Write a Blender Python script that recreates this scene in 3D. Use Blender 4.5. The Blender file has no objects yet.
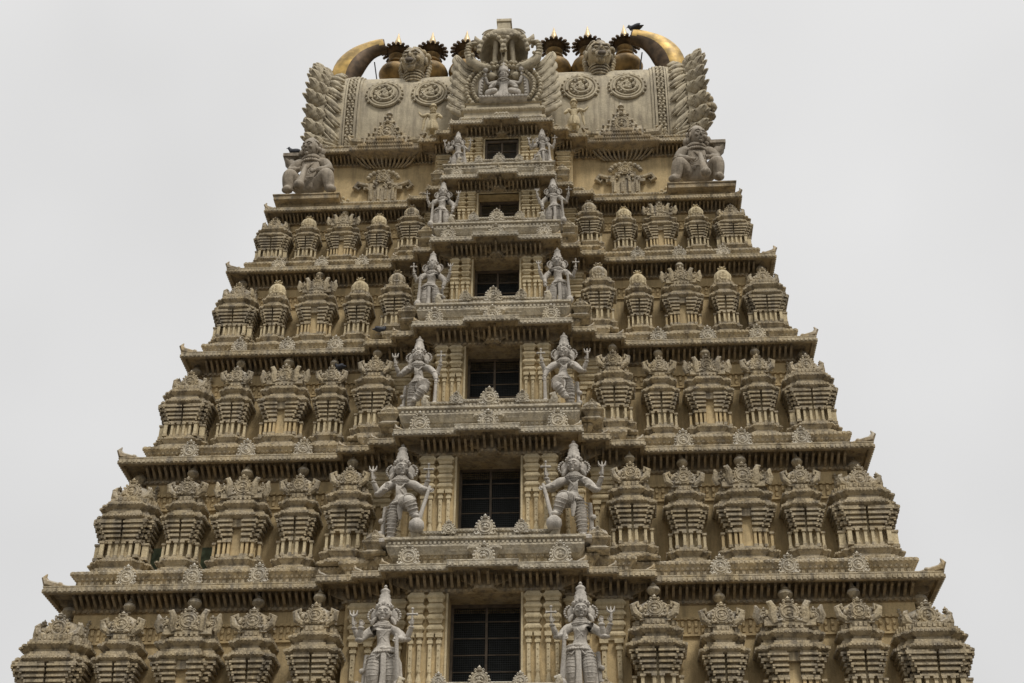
import bpy, math, random
from mathutils import Vector, Matrix
R = math.radians
sc = bpy.context.scene
col = sc.collection

# ------------------------------------------------------------------ camera
cam_d = bpy.data.cameras.new('camera'); cam = bpy.data.objects.new('camera', cam_d); col.objects.link(cam)
sc.camera = cam
cam_d.sensor_width = 36.0; cam_d.lens = 1420.0/1024*36; cam_d.clip_end = 5000
_yaw, _roll, _pitch = R(-3.596), R(0.4716), R(33.0)
f = Vector((math.sin(_yaw)*math.cos(_pitch), math.cos(_yaw)*math.cos(_pitch), math.sin(_pitch)))
r = Vector((math.cos(_yaw), -math.sin(_yaw), 0)); u = r.cross(f)
r2 = r*math.cos(_roll)+u*math.sin(_roll); u2 = -r*math.sin(_roll)+u*math.cos(_roll)
M = Matrix((r2, u2, -f)).transposed().to_4x4(); M.translation = Vector((2.594, 0, 1.6))
cam.matrix_world = M

# ------------------------------------------------------------------ overcast sky and a broad soft sun
SUN_EL, SUN_AZ = 54, 30
w = bpy.data.worlds.new('World'); sc.world = w; w.use_nodes = True
nt = w.node_tree; N = nt.nodes; L = nt.links; N.clear()
out = N.new('ShaderNodeOutputWorld'); bg = N.new('ShaderNodeBackground'); L.new(bg.outputs[0], out.inputs[0])
sky = N.new('ShaderNodeTexSky'); sky.sky_type = 'NISHITA'; sky.sun_disc = False
sky.sun_elevation = R(SUN_EL); sky.sun_rotation = R(180+SUN_AZ)
hs = N.new('ShaderNodeHueSaturation'); hs.inputs['Saturation'].default_value = 0.05; hs.inputs['Value'].default_value = 0.5
L.new(sky.outputs[0], hs.inputs['Color'])
tc = N.new('ShaderNodeTexCoord'); sp = N.new('ShaderNodeSeparateXYZ'); L.new(tc.outputs['Generated'], sp.inputs[0])
cr = N.new('ShaderNodeValToRGB'); L.new(sp.outputs['Z'], cr.inputs[0])
cr.color_ramp.elements[0].position = 0.0; cr.color_ramp.elements[0].color = (5.0, 5.0, 5.1, 1)
cr.color_ramp.elements[1].position = 1.0; cr.color_ramp.elements[1].color = (15.8, 15.6, 15.4, 1)
e = cr.color_ramp.elements.new(0.75); e.color = (6.0, 5.98, 5.97, 1)
e = cr.color_ramp.elements.new(0.35); e.color = (5.2, 5.19, 5.19, 1)
cr.color_ramp.elements[0].color = (2.6, 2.6, 2.6, 1)
e = cr.color_ramp.elements.new(0.22); e.color = (5.4, 5.38, 5.36, 1)
nz = N.new('ShaderNodeTexNoise'); nz.inputs['Scale'].default_value = 2.6; nz.inputs['Detail'].default_value = 3
L.new(tc.outputs['Generated'], nz.inputs['Vector'])
mr = N.new('ShaderNodeMapRange'); mr.inputs['From Min'].default_value = 0.3; mr.inputs['From Max'].default_value = 0.7; mr.inputs['To Min'].default_value = 0.91; mr.inputs['To Max'].default_value = 1.09
L.new(nz.outputs[0], mr.inputs[0])
vm = N.new('ShaderNodeVectorMath'); vm.operation = 'SCALE'; L.new(cr.outputs[0], vm.inputs[0]); L.new(mr.outputs[0], vm.inputs['Scale'])
mx = N.new('ShaderNodeMix'); mx.data_type = 'RGBA'; mx.inputs['Factor'].default_value = 0.94
L.new(hs.outputs[0], mx.inputs['A']); L.new(vm.outputs[0], mx.inputs['B'])
L.new(mx.outputs['Result'], bg.inputs['Color']); bg.inputs['Strength'].default_value = 0.1
sd = bpy.data.lights.new('sun', 'SUN'); sun = bpy.data.objects.new('sun', sd); col.objects.link(sun)
sd.energy = 1.5; sd.angle = R(14); sd.color = (1.0, 0.97, 0.92)
dirv = Vector((math.sin(R(SUN_AZ))*math.cos(R(SUN_EL)), -math.cos(R(SUN_AZ))*math.cos(R(SUN_EL)), math.sin(R(SUN_EL))))
sun.rotation_euler = (-dirv).to_track_quat('-Z', 'Y').to_euler()
sc.view_settings.view_transform = 'Standard'; sc.view_settings.look = 'None'
sc.view_settings.exposure = 0.47; sc.view_settings.gamma = 1.0

# ------------------------------------------------------------------ materials
def stucco(name, base, dark, lichen, stain=0.55, lich=0.7, carve=0.5, carve_scale=14, rough=0.9, speck=0.0):
    m = bpy.data.materials.new(name); m.use_nodes = True
    nt = m.node_tree; N = nt.nodes; L = nt.links
    b = N['Principled BSDF']; b.inputs['Roughness'].default_value = rough
    b.inputs['Specular IOR Level'].default_value = 0.25
    geo = N.new('ShaderNodeNewGeometry')
    def noise(scale, detail=4, vec=None, rough=0.6):
        n = N.new('ShaderNodeTexNoise'); n.inputs['Scale'].default_value = scale
        n.inputs['Detail'].default_value = detail; n.inputs['Roughness'].default_value = rough
        L.new(vec if vec else geo.outputs['Position'], n.inputs['Vector']); return n
    def rng(sock, a, c, lo=0.0, hi=1.0):
        n = N.new('ShaderNodeMapRange'); n.inputs['From Min'].default_value = a; n.inputs['From Max'].default_value = c
        n.inputs['To Min'].default_value = lo; n.inputs['To Max'].default_value = hi
        L.new(sock, n.inputs[0]); return n.outputs[0]
    def mul(a, c):
        n = N.new('ShaderNodeMath'); n.operation = 'MULTIPLY'
        for i, s in enumerate((a, c)):
            if isinstance(s, (int, float)): n.inputs[i].default_value = s
            else: L.new(s, n.inputs[i])
        return n.outputs[0]
    def mix(fac, a, c):
        n = N.new('ShaderNodeMix'); n.data_type = 'RGBA'; L.new(fac, n.inputs['Factor'])
        for k, s in (('A', a), ('B', c)):
            if isinstance(s, tuple): n.inputs[k].default_value = s+(1,)
            else: L.new(s, n.inputs[k])
        return n.outputs['Result']
    big = noise(0.9, 5); mid = noise(5.5, 5); fine = noise(38, 3)
    c0 = mix(rng(big.outputs[0], 0.35, 0.68), tuple(x*0.80 for x in base), tuple(min(1, x*1.16) for x in base))
    c0 = mix(rng(mid.outputs[0], 0.3, 0.75, 0, 0.55), c0, tuple(x*0.62 for x in base))
    # rain streaks: noise stretched along z
    mp = N.new('ShaderNodeMapping'); mp.inputs['Scale'].default_value = (5.0, 5.0, 0.55); L.new(geo.outputs['Position'], mp.inputs['Vector'])
    st = noise(1.0, 6, mp.outputs[0], 0.7)
    c1 = mix(mul(rng(st.outputs[0], 0.45, 0.62), stain), c0, dark)
    # grey lichen in patches on surfaces that face up; pale cornice tones also paint top light
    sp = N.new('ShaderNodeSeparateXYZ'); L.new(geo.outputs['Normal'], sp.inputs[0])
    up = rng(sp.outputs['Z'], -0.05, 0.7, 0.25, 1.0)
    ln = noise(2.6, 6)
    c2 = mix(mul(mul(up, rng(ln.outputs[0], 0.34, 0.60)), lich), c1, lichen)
    c3 = mix(rng(fine.outputs[0], 0.52, 0.72, 0, 0.45), c2, tuple(x*0.35 for x in base))
    if speck: 
        s2 = noise(90, 2); c3 = mix(rng(s2.outputs[0], 0.6, 0.66, 0, speck), c3, (0.60, 0.56, 0.50))
    L.new(c3, b.inputs['Base Color'])
    vo = N.new('ShaderNodeTexVoronoi'); vo.inputs['Scale'].default_value = carve_scale; L.new(geo.outputs['Position'], vo.inputs['Vector'])
    a1 = N.new('ShaderNodeMath'); a1.operation = 'ADD'; L.new(mul(vo.outputs['Distance'], carve), a1.inputs[0]); L.new(mul(mid.outputs[0], 0.5), a1.inputs[1])
    a2 = N.new('ShaderNodeMath'); a2.operation = 'ADD'; L.new(a1.outputs[0], a2.inputs[0]); L.new(mul(fine.outputs[0], 0.25), a2.inputs[1])
    bp = N.new('ShaderNodeBump'); bp.inputs['Strength'].default_value = 0.8; bp.inputs['Distance'].default_value = 0.035
    L.new(a2.outputs[0], bp.inputs['Height']); L.new(bp.outputs[0], b.inputs['Normal'])
    return m
def plain(name, c, rough=0.6, metal=0.0, noise=0.3, scale=6):
    m = bpy.data.materials.new(name); m.use_nodes = True
    nt = m.node_tree; N = nt.nodes; L = nt.links; b = N['Principled BSDF']
    b.inputs['Roughness'].default_value = rough; b.inputs['Metallic'].default_value = metal
    n = N.new('ShaderNodeTexNoise'); n.inputs['Scale'].default_value = scale; n.inputs['Detail'].default_value = 6
    g = N.new('ShaderNodeNewGeometry'); L.new(g.outputs['Position'], n.inputs['Vector'])
    x = N.new('ShaderNodeMix'); x.data_type = 'RGBA'
    r = N.new('ShaderNodeMapRange'); r.inputs['From Min'].default_value = 0.35; r.inputs['From Max'].default_value = 0.65
    L.new(n.outputs[0], r.inputs[0]); L.new(r.outputs[0], x.inputs['Factor'])
    x.inputs['A'].default_value = tuple(v*(1-noise) for v in c)+(1,); x.inputs['B'].default_value = tuple(min(1, v*(1+noise)) for v in c)+(1,)
    L.new(x.outputs['Result'], b.inputs['Base Color'])
    bp = N.new('ShaderNodeBump'); bp.inputs['Strength'].default_value = 0.3; bp.inputs['Distance'].default_value = 0.02
    L.new(n.outputs[0], bp.inputs['Height']); L.new(bp.outputs[0], b.inputs['Normal'])
    return m
BROWN = (0.085, 0.065, 0.042)
M_WALL = stucco('ochre_stucco', (0.62, 0.47, 0.25), BROWN, (0.27, 0.24, 0.18), stain=0.35, lich=0.25, carve=0.08)
M_CORN = stucco('weathered_cornice', (0.42, 0.31, 0.165), BROWN, (0.45, 0.42, 0.36), stain=0.75, lich=0.95, carve=0.5, carve_scale=11)  # pale lichen colour also brightens upper edges as if lit from above
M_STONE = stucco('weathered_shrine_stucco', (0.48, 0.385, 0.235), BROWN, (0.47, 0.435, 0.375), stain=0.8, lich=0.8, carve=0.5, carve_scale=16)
M_CREAM = stucco('cream_stucco', (0.66, 0.545, 0.34), (0.2, 0.15, 0.08), (0.42, 0.38, 0.30), stain=0.35, lich=0.3, carve=0.25, carve_scale=18)
M_ROOF = stucco('roof_stucco', (0.56, 0.48, 0.335), (0.17, 0.14, 0.105), (0.36, 0.33, 0.27), stain=0.55, lich=0.45, carve=0.12)
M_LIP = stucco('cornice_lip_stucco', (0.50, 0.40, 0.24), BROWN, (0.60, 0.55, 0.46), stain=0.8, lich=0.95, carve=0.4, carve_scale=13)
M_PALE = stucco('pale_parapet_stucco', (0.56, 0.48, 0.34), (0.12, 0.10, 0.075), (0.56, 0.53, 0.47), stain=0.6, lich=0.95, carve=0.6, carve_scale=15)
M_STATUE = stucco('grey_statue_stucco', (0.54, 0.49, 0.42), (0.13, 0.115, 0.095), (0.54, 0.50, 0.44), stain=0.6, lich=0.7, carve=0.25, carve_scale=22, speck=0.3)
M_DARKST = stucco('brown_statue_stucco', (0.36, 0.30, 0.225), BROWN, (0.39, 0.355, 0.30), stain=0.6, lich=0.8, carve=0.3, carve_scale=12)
M_GREEN = plain('green_paint', (0.10, 0.125, 0.07), 0.8, 0, 0.35)
M_DARK = plain('interior_shade', (0.012, 0.014, 0.012), 0.9)
M_WOOD = plain('old_wood', (0.10, 0.075, 0.05), 0.7)
M_MESH = plain('window_mesh', (0.010, 0.013, 0.012), 0.55)
M_GOLD = plain('gilded_copper', (0.21, 0.135, 0.05), 0.6, 0.35, 0.55, 3)
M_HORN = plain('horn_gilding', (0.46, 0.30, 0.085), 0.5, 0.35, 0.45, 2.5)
M_GOLD2 = plain('dark_copper', (0.085, 0.055, 0.03), 0.5, 0.6, 0.4, 4)
M_TIP = plain('pale_gilt', (0.62, 0.47, 0.26), 0.4, 0.4, 0.15)
M_BIRD = plain('bird_feathers', (0.035, 0.037, 0.045), 0.7)
M_IRON = plain('iron', (0.03, 0.03, 0.03), 0.6)
M_GROUND = plain('ground_paving', (0.07, 0.062, 0.052), 0.9, 0, 0.2, 0.7)
M_GRANITE = stucco('granite', (0.30, 0.27, 0.23), BROWN, (0.3, 0.28, 0.25), carve=0.2)

# ------------------------------------------------------------------ mesh builder
class MB:
    def __init__(s): s.v = []; s.f = []; s.m = []; s.mi = 0
    def add(s, vs, fs):
        o = len(s.v); s.v += [tuple(p) for p in vs]
        for f in fs: s.f.append([i+o for i in f]); s.m.append(s.mi)
    def box(s, x0, x1, y0, y1, z0, z1, top=0.0):
        t = top
        s.add([(x0,y0,z0),(x1,y0,z0),(x1,y1,z0),(x0,y1,z0),(x0+t,y0+t,z1),(x1-t,y0+t,z1),(x1-t,y1,z1),(x0+t,y1,z1)],
              [(0,3,2,1),(4,5,6,7),(0,1,5,4),(1,2,6,5),(2,3,7,6),(3,0,4,7)])
    def loft(s, poly, prof, bot=True, top=True):
        n = len(poly); vs = []
        for off, z in prof:
            vs += [(p[0], p[1], z) for p in offpoly(poly, off)]
        fs = []
        for k in range(len(prof)-1):
            for i in range(n):
                j = (i+1) % n; fs.append((k*n+i, k*n+j, (k+1)*n+j, (k+1)*n+i))
        if bot: fs.append(tuple(reversed(range(n))))
        if top: fs.append(tuple((len(prof)-1)*n+i for i in range(n)))
        s.add(vs, fs)
    def row(s, poly, off, z0, z1, wd, dp, sp, back=False, jit=0.0, prof=None):
        """little blocks (or brackets) evenly along each outward edge"""
        P = offpoly(poly, off); n = len(P)
        for i in range(n):
            a = Vector(P[i]); b = Vector(P[(i+1) % n]); d = b-a; Ln = d.length
            if Ln < wd*1.2: continue
            d /= Ln; nn = Vector((d.y, -d.x))
            if nn.y > 0.5 and not back: continue
            c = max(1, int(round((Ln-0.02)/sp)))
            for k in range(c):
                ctr = a+d*(Ln*(k+0.5)/c); h = wd/2
                if prof:
                    vs = []
                    for sgn in (-1, 1):
                        for (o, z) in prof:
                            q = ctr+d*(sgn*h*(1-0.25*o/ max(0.01, dp)))+nn*o; vs.append((q.x, q.y, z))
                    m = len(prof)
                    fs = [tuple(range(m)), tuple(reversed(range(m, 2*m)))]
                    for q in range(m): fs.append((q, q+m, (q+1) % m+m, (q+1) % m))
                    s.add(vs, fs)
                else:
                    p0 = ctr-d*h-nn*0.01; p1 = ctr+d*h-nn*0.01; p2 = ctr+d*h+nn*dp; p3 = ctr-d*h+nn*dp
                    s.add([(q.x, q.y, z0) for q in (p3,p2,p1,p0)]+[(q.x, q.y, z1) for q in (p3,p2,p1,p0)],
                          [(0,3,2,1),(4,5,6,7),(0,1,5,4),(1,2,6,5),(2,3,7,6),(3,0,4,7)])
    def lathe(s, prof, cx=0, cy=0, cz=0, n=16, sx=1, sy=1, wob=None):
        vs = []; m = len(prof)
        for r, z in prof:
            for i in range(n):
                a = 2*math.pi*i/n; rr = r*(wob(i) if wob else 1)
                vs.append((cx+rr*math.cos(a)*sx, cy+rr*math.sin(a)*sy, cz+z))
        fs = [(k*n+i, k*n+(i+1) % n, (k+1)*n+(i+1) % n, (k+1)*n+i) for k in range(m-1) for i in range(n)]
        fs.append(tuple(reversed(range(n)))); fs.append(tuple((m-1)*n+i for i in range(n)))
        s.add(vs, fs)
    def tube(s, path, rad, n=8, flat=None):
        path = [Vector(p) for p in path]; m = len(path)
        if isinstance(rad, (int, float)): rad = [rad]*m
        vs = []; ref = None
        for k in range(m):
            t = (path[min(k+1, m-1)]-path[max(k-1, 0)]).normalized()
            if ref is None:
                ref = Vector((0,1,0)) if abs(t.y) < 0.9 else Vector((1,0,0))
            a = (ref-t*ref.dot(t)).normalized(); ref = a; b = t.cross(a)
            for i in range(n):
                th = 2*math.pi*i/n
                fa = flat if flat else 1.0
                vs.append(path[k]+(a*math.cos(th)*fa+b*math.sin(th))*rad[k])
        fs = [(k*n+i, k*n+(i+1) % n, (k+1)*n+(i+1) % n, (k+1)*n+i) for k in range(m-1) for i in range(n)]
        fs.append(tuple(reversed(range(n)))); fs.append(tuple((m-1)*n+i for i in range(n)))
        s.add(vs, fs)
    def ball(s, c, r, n=8, sc=(1,1,1)):
        m = max(3, n//2+1); vs = [(c[0], c[1], c[2]-r*sc[2])]
        for k in range(1, m):
            ph = -math.pi/2+math.pi*k/m
            for i in range(n):
                a = 2*math.pi*i/n
                vs.append((c[0]+r*sc[0]*math.cos(ph)*math.cos(a), c[1]+r*sc[1]*math.cos(ph)*math.sin(a), c[2]+r*sc[2]*math.sin(ph)))
        vs.append((c[0], c[1], c[2]+r*sc[2])); t = len(vs)-1
        fs = [(0, 1+(i+1) % n, 1+i) for i in range(n)]
        for k in range(m-2):
            for i in range(n):
                a = 1+k*n+i; b = 1+k*n+(i+1) % n; fs.append((a, b, b+n, a+n))
        fs += [(t, 1+(m-2)*n+i, 1+(m-2)*n+(i+1) % n) for i in range(n)]
        s.add(vs, fs)
    def ring(s, c, R_, r_, n=20, m=6, a0=0, a1=360, tilt=None, ax='y', sx=1, sz=1):
        """torus arc, lying in the xz plane (ax y) or xy plane (ax z)"""
        full = abs(a1-a0) >= 359.9; cnt = n if full else n+1; vs = []
        for i in range(cnt):
            a = R(a0+(a1-a0)*i/n)
            for j in range(m):
                b = 2*math.pi*j/m; q = R_+r_*math.cos(b)
                if ax == 'y': vs.append((c[0]+q*math.cos(a)*sx, c[1]+r_*math.sin(b), c[2]+q*math.sin(a)*sz))
                else: vs.append((c[0]+q*math.cos(a)*sx, c[1]+q*math.sin(a)*sz, c[2]+r_*math.sin(b)))
        fs = []
        for i in range(n):
            i2 = (i+1) % cnt
            for j in range(m): fs.append((i*m+j, i*m+(j+1) % m, i2*m+(j+1) % m, i2*m+j))
        s.add(vs, fs)
    def merge(s, o, mat=None):
        of = len(s.v); mat = mat or Matrix.Identity(4); fl = mat.determinant() < 0
        s.v += [tuple(mat @ Vector(p)) for p in o.v]
        for f, m in zip(o.f, o.m): s.f.append([i+of for i in (reversed(f) if fl else f)]); s.m.append(m)
    def build(s, name, mats, parent=None, loc=(0,0,0), smooth=None):
        me = bpy.data.meshes.new(name); me.from_pydata(s.v, [], s.f)
        if not isinstance(mats, (list, tuple)): mats = [mats]
        for m in mats: me.materials.append(m)
        if any(s.m): me.polygons.foreach_set('material_index', s.m)
        me.update()
        if smooth is not None:
            me.polygons.foreach_set('use_smooth', [True]*len(me.polygons)); me.set_sharp_from_angle(angle=R(smooth))
        o = bpy.data.objects.new(name, me); col.objects.link(o); o.parent = parent; o.location = loc
        return o
def offpoly(poly, off):
    n = len(poly); out = []
    for i in range(n):
        p = poly[i]; a = poly[i-1]; b = poly[(i+1) % n]
        d1 = Vector((p[0]-a[0], p[1]-a[1])).normalized(); d2 = Vector((b[0]-p[0], b[1]-p[1])).normalized()
        n1 = Vector((d1.y, -d1.x)); n2 = Vector((d2.y, -d2.x))
        q = Vector(p[:2])+(off*(n1+n2) if abs(d1.dot(d2)) < 0.5 else off*n1)
        out.append((q.x, q.y))
    return out
def rect(x0, x1, y0, y1): return [(x0,y0),(x1,y0),(x1,y1),(x0,y1)]
def empty(name, loc=(0,0,0), parent=None):
    o = bpy.data.objects.new(name, None); col.objects.link(o); o.location = loc; o.parent = parent
    o.empty_display_size = 0.2; return o
def tag(o, label=None, cat=None, group=None, kind=None):
    if label: o['label'] = label
    if cat: o['category'] = cat
    if group: o['group'] = group
    if kind: o['kind'] = kind
    return o
def copy_tree(o, parent=None, loc=None, scale=None):
    c = o.copy(); col.objects.link(c); c.parent = parent
    if loc is not None: c.location = loc
    if scale is not None: c.scale = scale
    for ch in list(o.children): copy_tree(ch, c)
    return c
rnd = random.Random(7)
def blobs(mb, x, y, z, wx, wz, n, r=0.05, dy=0.03, seed=None, n_=6):
    g = random.Random(seed if seed is not None else n)
    for _ in range(n):
        mb.ball((x+g.uniform(-wx, wx), y+g.uniform(-dy, dy), z+g.uniform(-wz, wz)), r*g.uniform(0.6, 1.25), n_,
                (g.uniform(.7, 1.3), .8, g.uniform(.7, 1.4)))

# ------------------------------------------------------------------ ornaments
def leaf(mb, path, w, thick=.35, lobes=4):
    """lobed acanthus leaf: wide in the plane of the wall, thin in depth, with a raised midrib"""
    path = [Vector(p) for p in path]; m = len(path)-1; pts = []; rad = []
    n = lobes*4
    for i in range(n+1):
        t = i/n*m; a = min(int(t), m-1); u_ = t-a
        p0 = path[max(a-1, 0)]; p1 = path[a]; p2 = path[a+1]; p3 = path[min(a+2, m)]
        p = .5*((2*p1)+(p2-p0)*u_+(2*p0-5*p1+4*p2-p3)*u_*u_+(3*p1-p0-3*p2+p3)*u_**3)
        v = i/n; env = math.sin(math.pi*min(1, .18+.82*v))**.6 if v < .999 else 0
        pts.append(p); rad.append(max(.006, w*env*(1-.16*((i % 4)/3))))
    mb.tube(pts, rad, 10, thick)
    mb.tube([p+Vector((0, -w*thick*.75, 0)) for p in pts[:-2]], [w*.13]*(len(pts)-2), 6)

def kudu(r, crest=True, figure=True, seed=1):
    """horseshoe medallion in the xz plane facing -y, centre at origin"""
    mb = MB()
    vs = [(0, -r*.10, 0)]+[(r*.8*math.cos(2*math.pi*i/20), -r*.04, r*.8*math.sin(2*math.pi*i/20)) for i in range(20)]
    mb.add(vs, [(0, 1+i, 1+(i+1) % 20) for i in range(20)])
    mb.add([(x, r*.45, z) for x, y, z in vs[1:]]+vs[1:], [(i, (i+1) % 20, 20+(i+1) % 20, 20+i) for i in range(20)])
    mb.ring((0, -r*.08, 0), r*.60, r*.11, 22, 6)
    mb.ring((0, -r*.02, 0), r*.80, r*.08, 22, 6)
    for i in range(15):
        a = R(-60+300*i/14)
        mb.ball((r*.98*math.cos(a), r*.02, r*.98*math.sin(a)), r*.15, 7, (1, .9, 1))
    if figure:
        mb.ball((0, -r*.16, r*.16), r*.14, 8); mb.ball((0, -r*.14, -r*.12), r*.2, 8, (1.1, .8, .9))
        g = random.Random(seed)
        for i in range(7):
            a = g.uniform(0, 6.28); mb.ball((r*.33*math.cos(a), -r*.12, r*.33*math.sin(a)), r*.1, 6)
    if crest:
        mb.lathe([(r*.28, 0), (r*.34, r*.1), (r*.18, r*.2), (r*.26, r*.32), (r*.1, r*.48), (r*.03, r*.62)], 0, r*.05, r*.98, 8)
        for sg in (-1, 1):
            mb.tube([(sg*r*.2, 0, r*1.05), (sg*r*.42, 0, r*1.2), (sg*r*.5, 0, r*1.05)], [r*.1, r*.09, r*.04], 6)
    for sg in (-1, 1):
        mb.tube([(sg*r*.55, -r*.05, -r*.75), (sg*r*.95, -r*.05, -r*.85), (sg*r*1.15, -r*.05, -r*.62), (sg*r*.98, -r*.05, -r*.5)], [r*.14, r*.13, r*.1, r*.05], 6)
    return mb

def tplan(hw, dep, proj, fr=0.62):
    return [(-hw, proj), (-fr*hw, proj), (-fr*hw, 0), (fr*hw, 0), (fr*hw, proj), (hw, proj), (hw, dep), (-hw, dep)]
def plusplan(hw, proj, fr=0.62):
    a = hw; b = hw*fr; i = hw-proj; c = hw   # centred at (0,hw)
    pts = [(-i,-i),(-b,-i),(-b,-a),(b,-a),(b,-i),(i,-i),(i,-b),(a,-b),(a,b),(i,b),(i,i),(b,i),(b,a),(-b,a),(-b,i),(-i,i),(-i,b),(-a,b),(-a,-b),(-i,-b)]
    return [(x, y+c) for x, y in pts]

def cluster_face(mb, hw, panel, depth_off=0.0):
    """columns and stacked bracket plates of one shrine face; front plane y=0, z as in the shrine"""
    fh = hw*0.62
    slot = panel
    for sg in (-1, 1):
        cols = [(slot+.055, .10), (fh-.03, .12)] if hw < .6 else [(slot+.06, .10), ((slot+fh)/2+.02, .11), (fh, .12)]
        cols.append((hw*.86, .25))
        for (x, y) in cols:
            x = sg*x
            mb.mi = 0; mb.box(x-.05, x+.05, y, y+.14, .46, .54); mb.mi = 1
            mb.box(x-.034, x+.034, y+.02, y+.12, .53, .88)
            mb.mi = 0; mb.box(x-.055, x+.055, y-.01, y+.13, .87, .925)
        for k in range(5):
            z = .935+.118*k; o = fh*(.80+.105*k)+.02; yf = .12-.036*k
            a, b = sorted((sg*slot, sg*o)); mb.box(a, b, yf, .5, z, z+(.068 if k % 2 else .048)); e0 = sg*o; e1 = sg*(o-.05); mb.box(min(e0, e1), max(e0, e1), yf+.01, yf+.08, z-.045, z+.01)
            a, b = sorted((sg*(slot+.02), sg*(o-.05))); mb.box(a, b, yf+.05, .5, z+.045, z+.12)
            o2 = hw*(.74+.07*k)+.01; yf2 = .255-.036*k
            a, b = sorted((sg*fh*.7, sg*o2)); mb.box(a, b, yf2, .6, z+.045, z+(.11 if k % 2 else .09)); e0 = sg*o2; e1 = sg*(o2-.05); mb.box(min(e0, e1), max(e0, e1), yf2+.01, yf2+.08, z, z+.05)
            a, b = sorted((sg*fh*.7, sg*(o2-.06))); mb.box(a, b, yf2+.05, .6, z+.09, z+.165)
    mb.mi = 0

def shrine_body(kind):
    hw = {'narrow': .49, 'wide': .71, 'corner': .79, 'inner': .57}[kind]
    panel = .12 if kind == 'wide' else .028
    mb = MB()
    if kind == 'corner': P = plusplan(hw, .13)
    else: P = tplan(hw, .95, .13)
    # stepped base
    mb.loft(P, [(.08, 0), (.08, .07), (.02, .075), (.02, .13), (-.05, .135), (-.06, .2), (.03, .31), (.03, .35), (-.04, .355), (-.04, .41), (-.09, .415), (-.09, .475)])
    mb.row(P, .03, .305, .35, .05, .03, .085)
    mb.row(P, .08, .01, .06, .06, .02, .1)
    mb.mi = 1; mb.loft(P, [(-.22, .47), (-.22, 1.52)], False, False); mb.mi = 0
    if kind == 'corner':
        t = MB(); cluster_face(t, hw, panel)
        for q in range(4):
            mb.merge(t, Matrix.Translation((0, hw, 0)) @ Matrix.Rotation(q*math.pi/2, 4, 'Z') @ Matrix.Translation((0, -hw, 0)))
    else: cluster_face(mb, hw, panel)
    if kind == 'wide':
        mb.mi = 1; mb.box(-.13, .13, .2, .4, .47, 1.5); mb.mi = 0; mb.box(-.16, .16, .08, .4, 1.30, 1.5)
    mb.loft(P, [(-.12, 1.50), (-.02, 1.53), (.05, 1.57), (.05, 1.64), (-.02, 1.65), (-.02, 1.71), (-.06, 1.72), (-.06, 1.78), (-.12, 1.79), (-.12, 1.86),
                (-.06, 1.90), (-.01, 1.94), (-.01, 2.0), (-.07, 2.01), (-.07, 2.07), (-.14, 2.08), (-.14, 2.24)])
    mb.row(P, .05, 1.575, 1.635, .055, .035, .09)
    mb.row(P, -.01, 1.945, 1.995, .05, .03, .085)
    mb.row(P, -.14, 2.10, 2.2, .06, .05, .11)
    return mb, hw
def pot(mb, x, y, z, s=1.0):
    mb.lathe([(.05*s, 0), (.07*s, .03*s), (.05*s, .06*s), (.13*s, .12*s), (.17*s, .2*s), (.14*s, .28*s), (.06*s, .32*s), (.09*s, .35*s), (.04*s, .39*s), (.01*s, .5*s)], x, y, z, 12)
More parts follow.
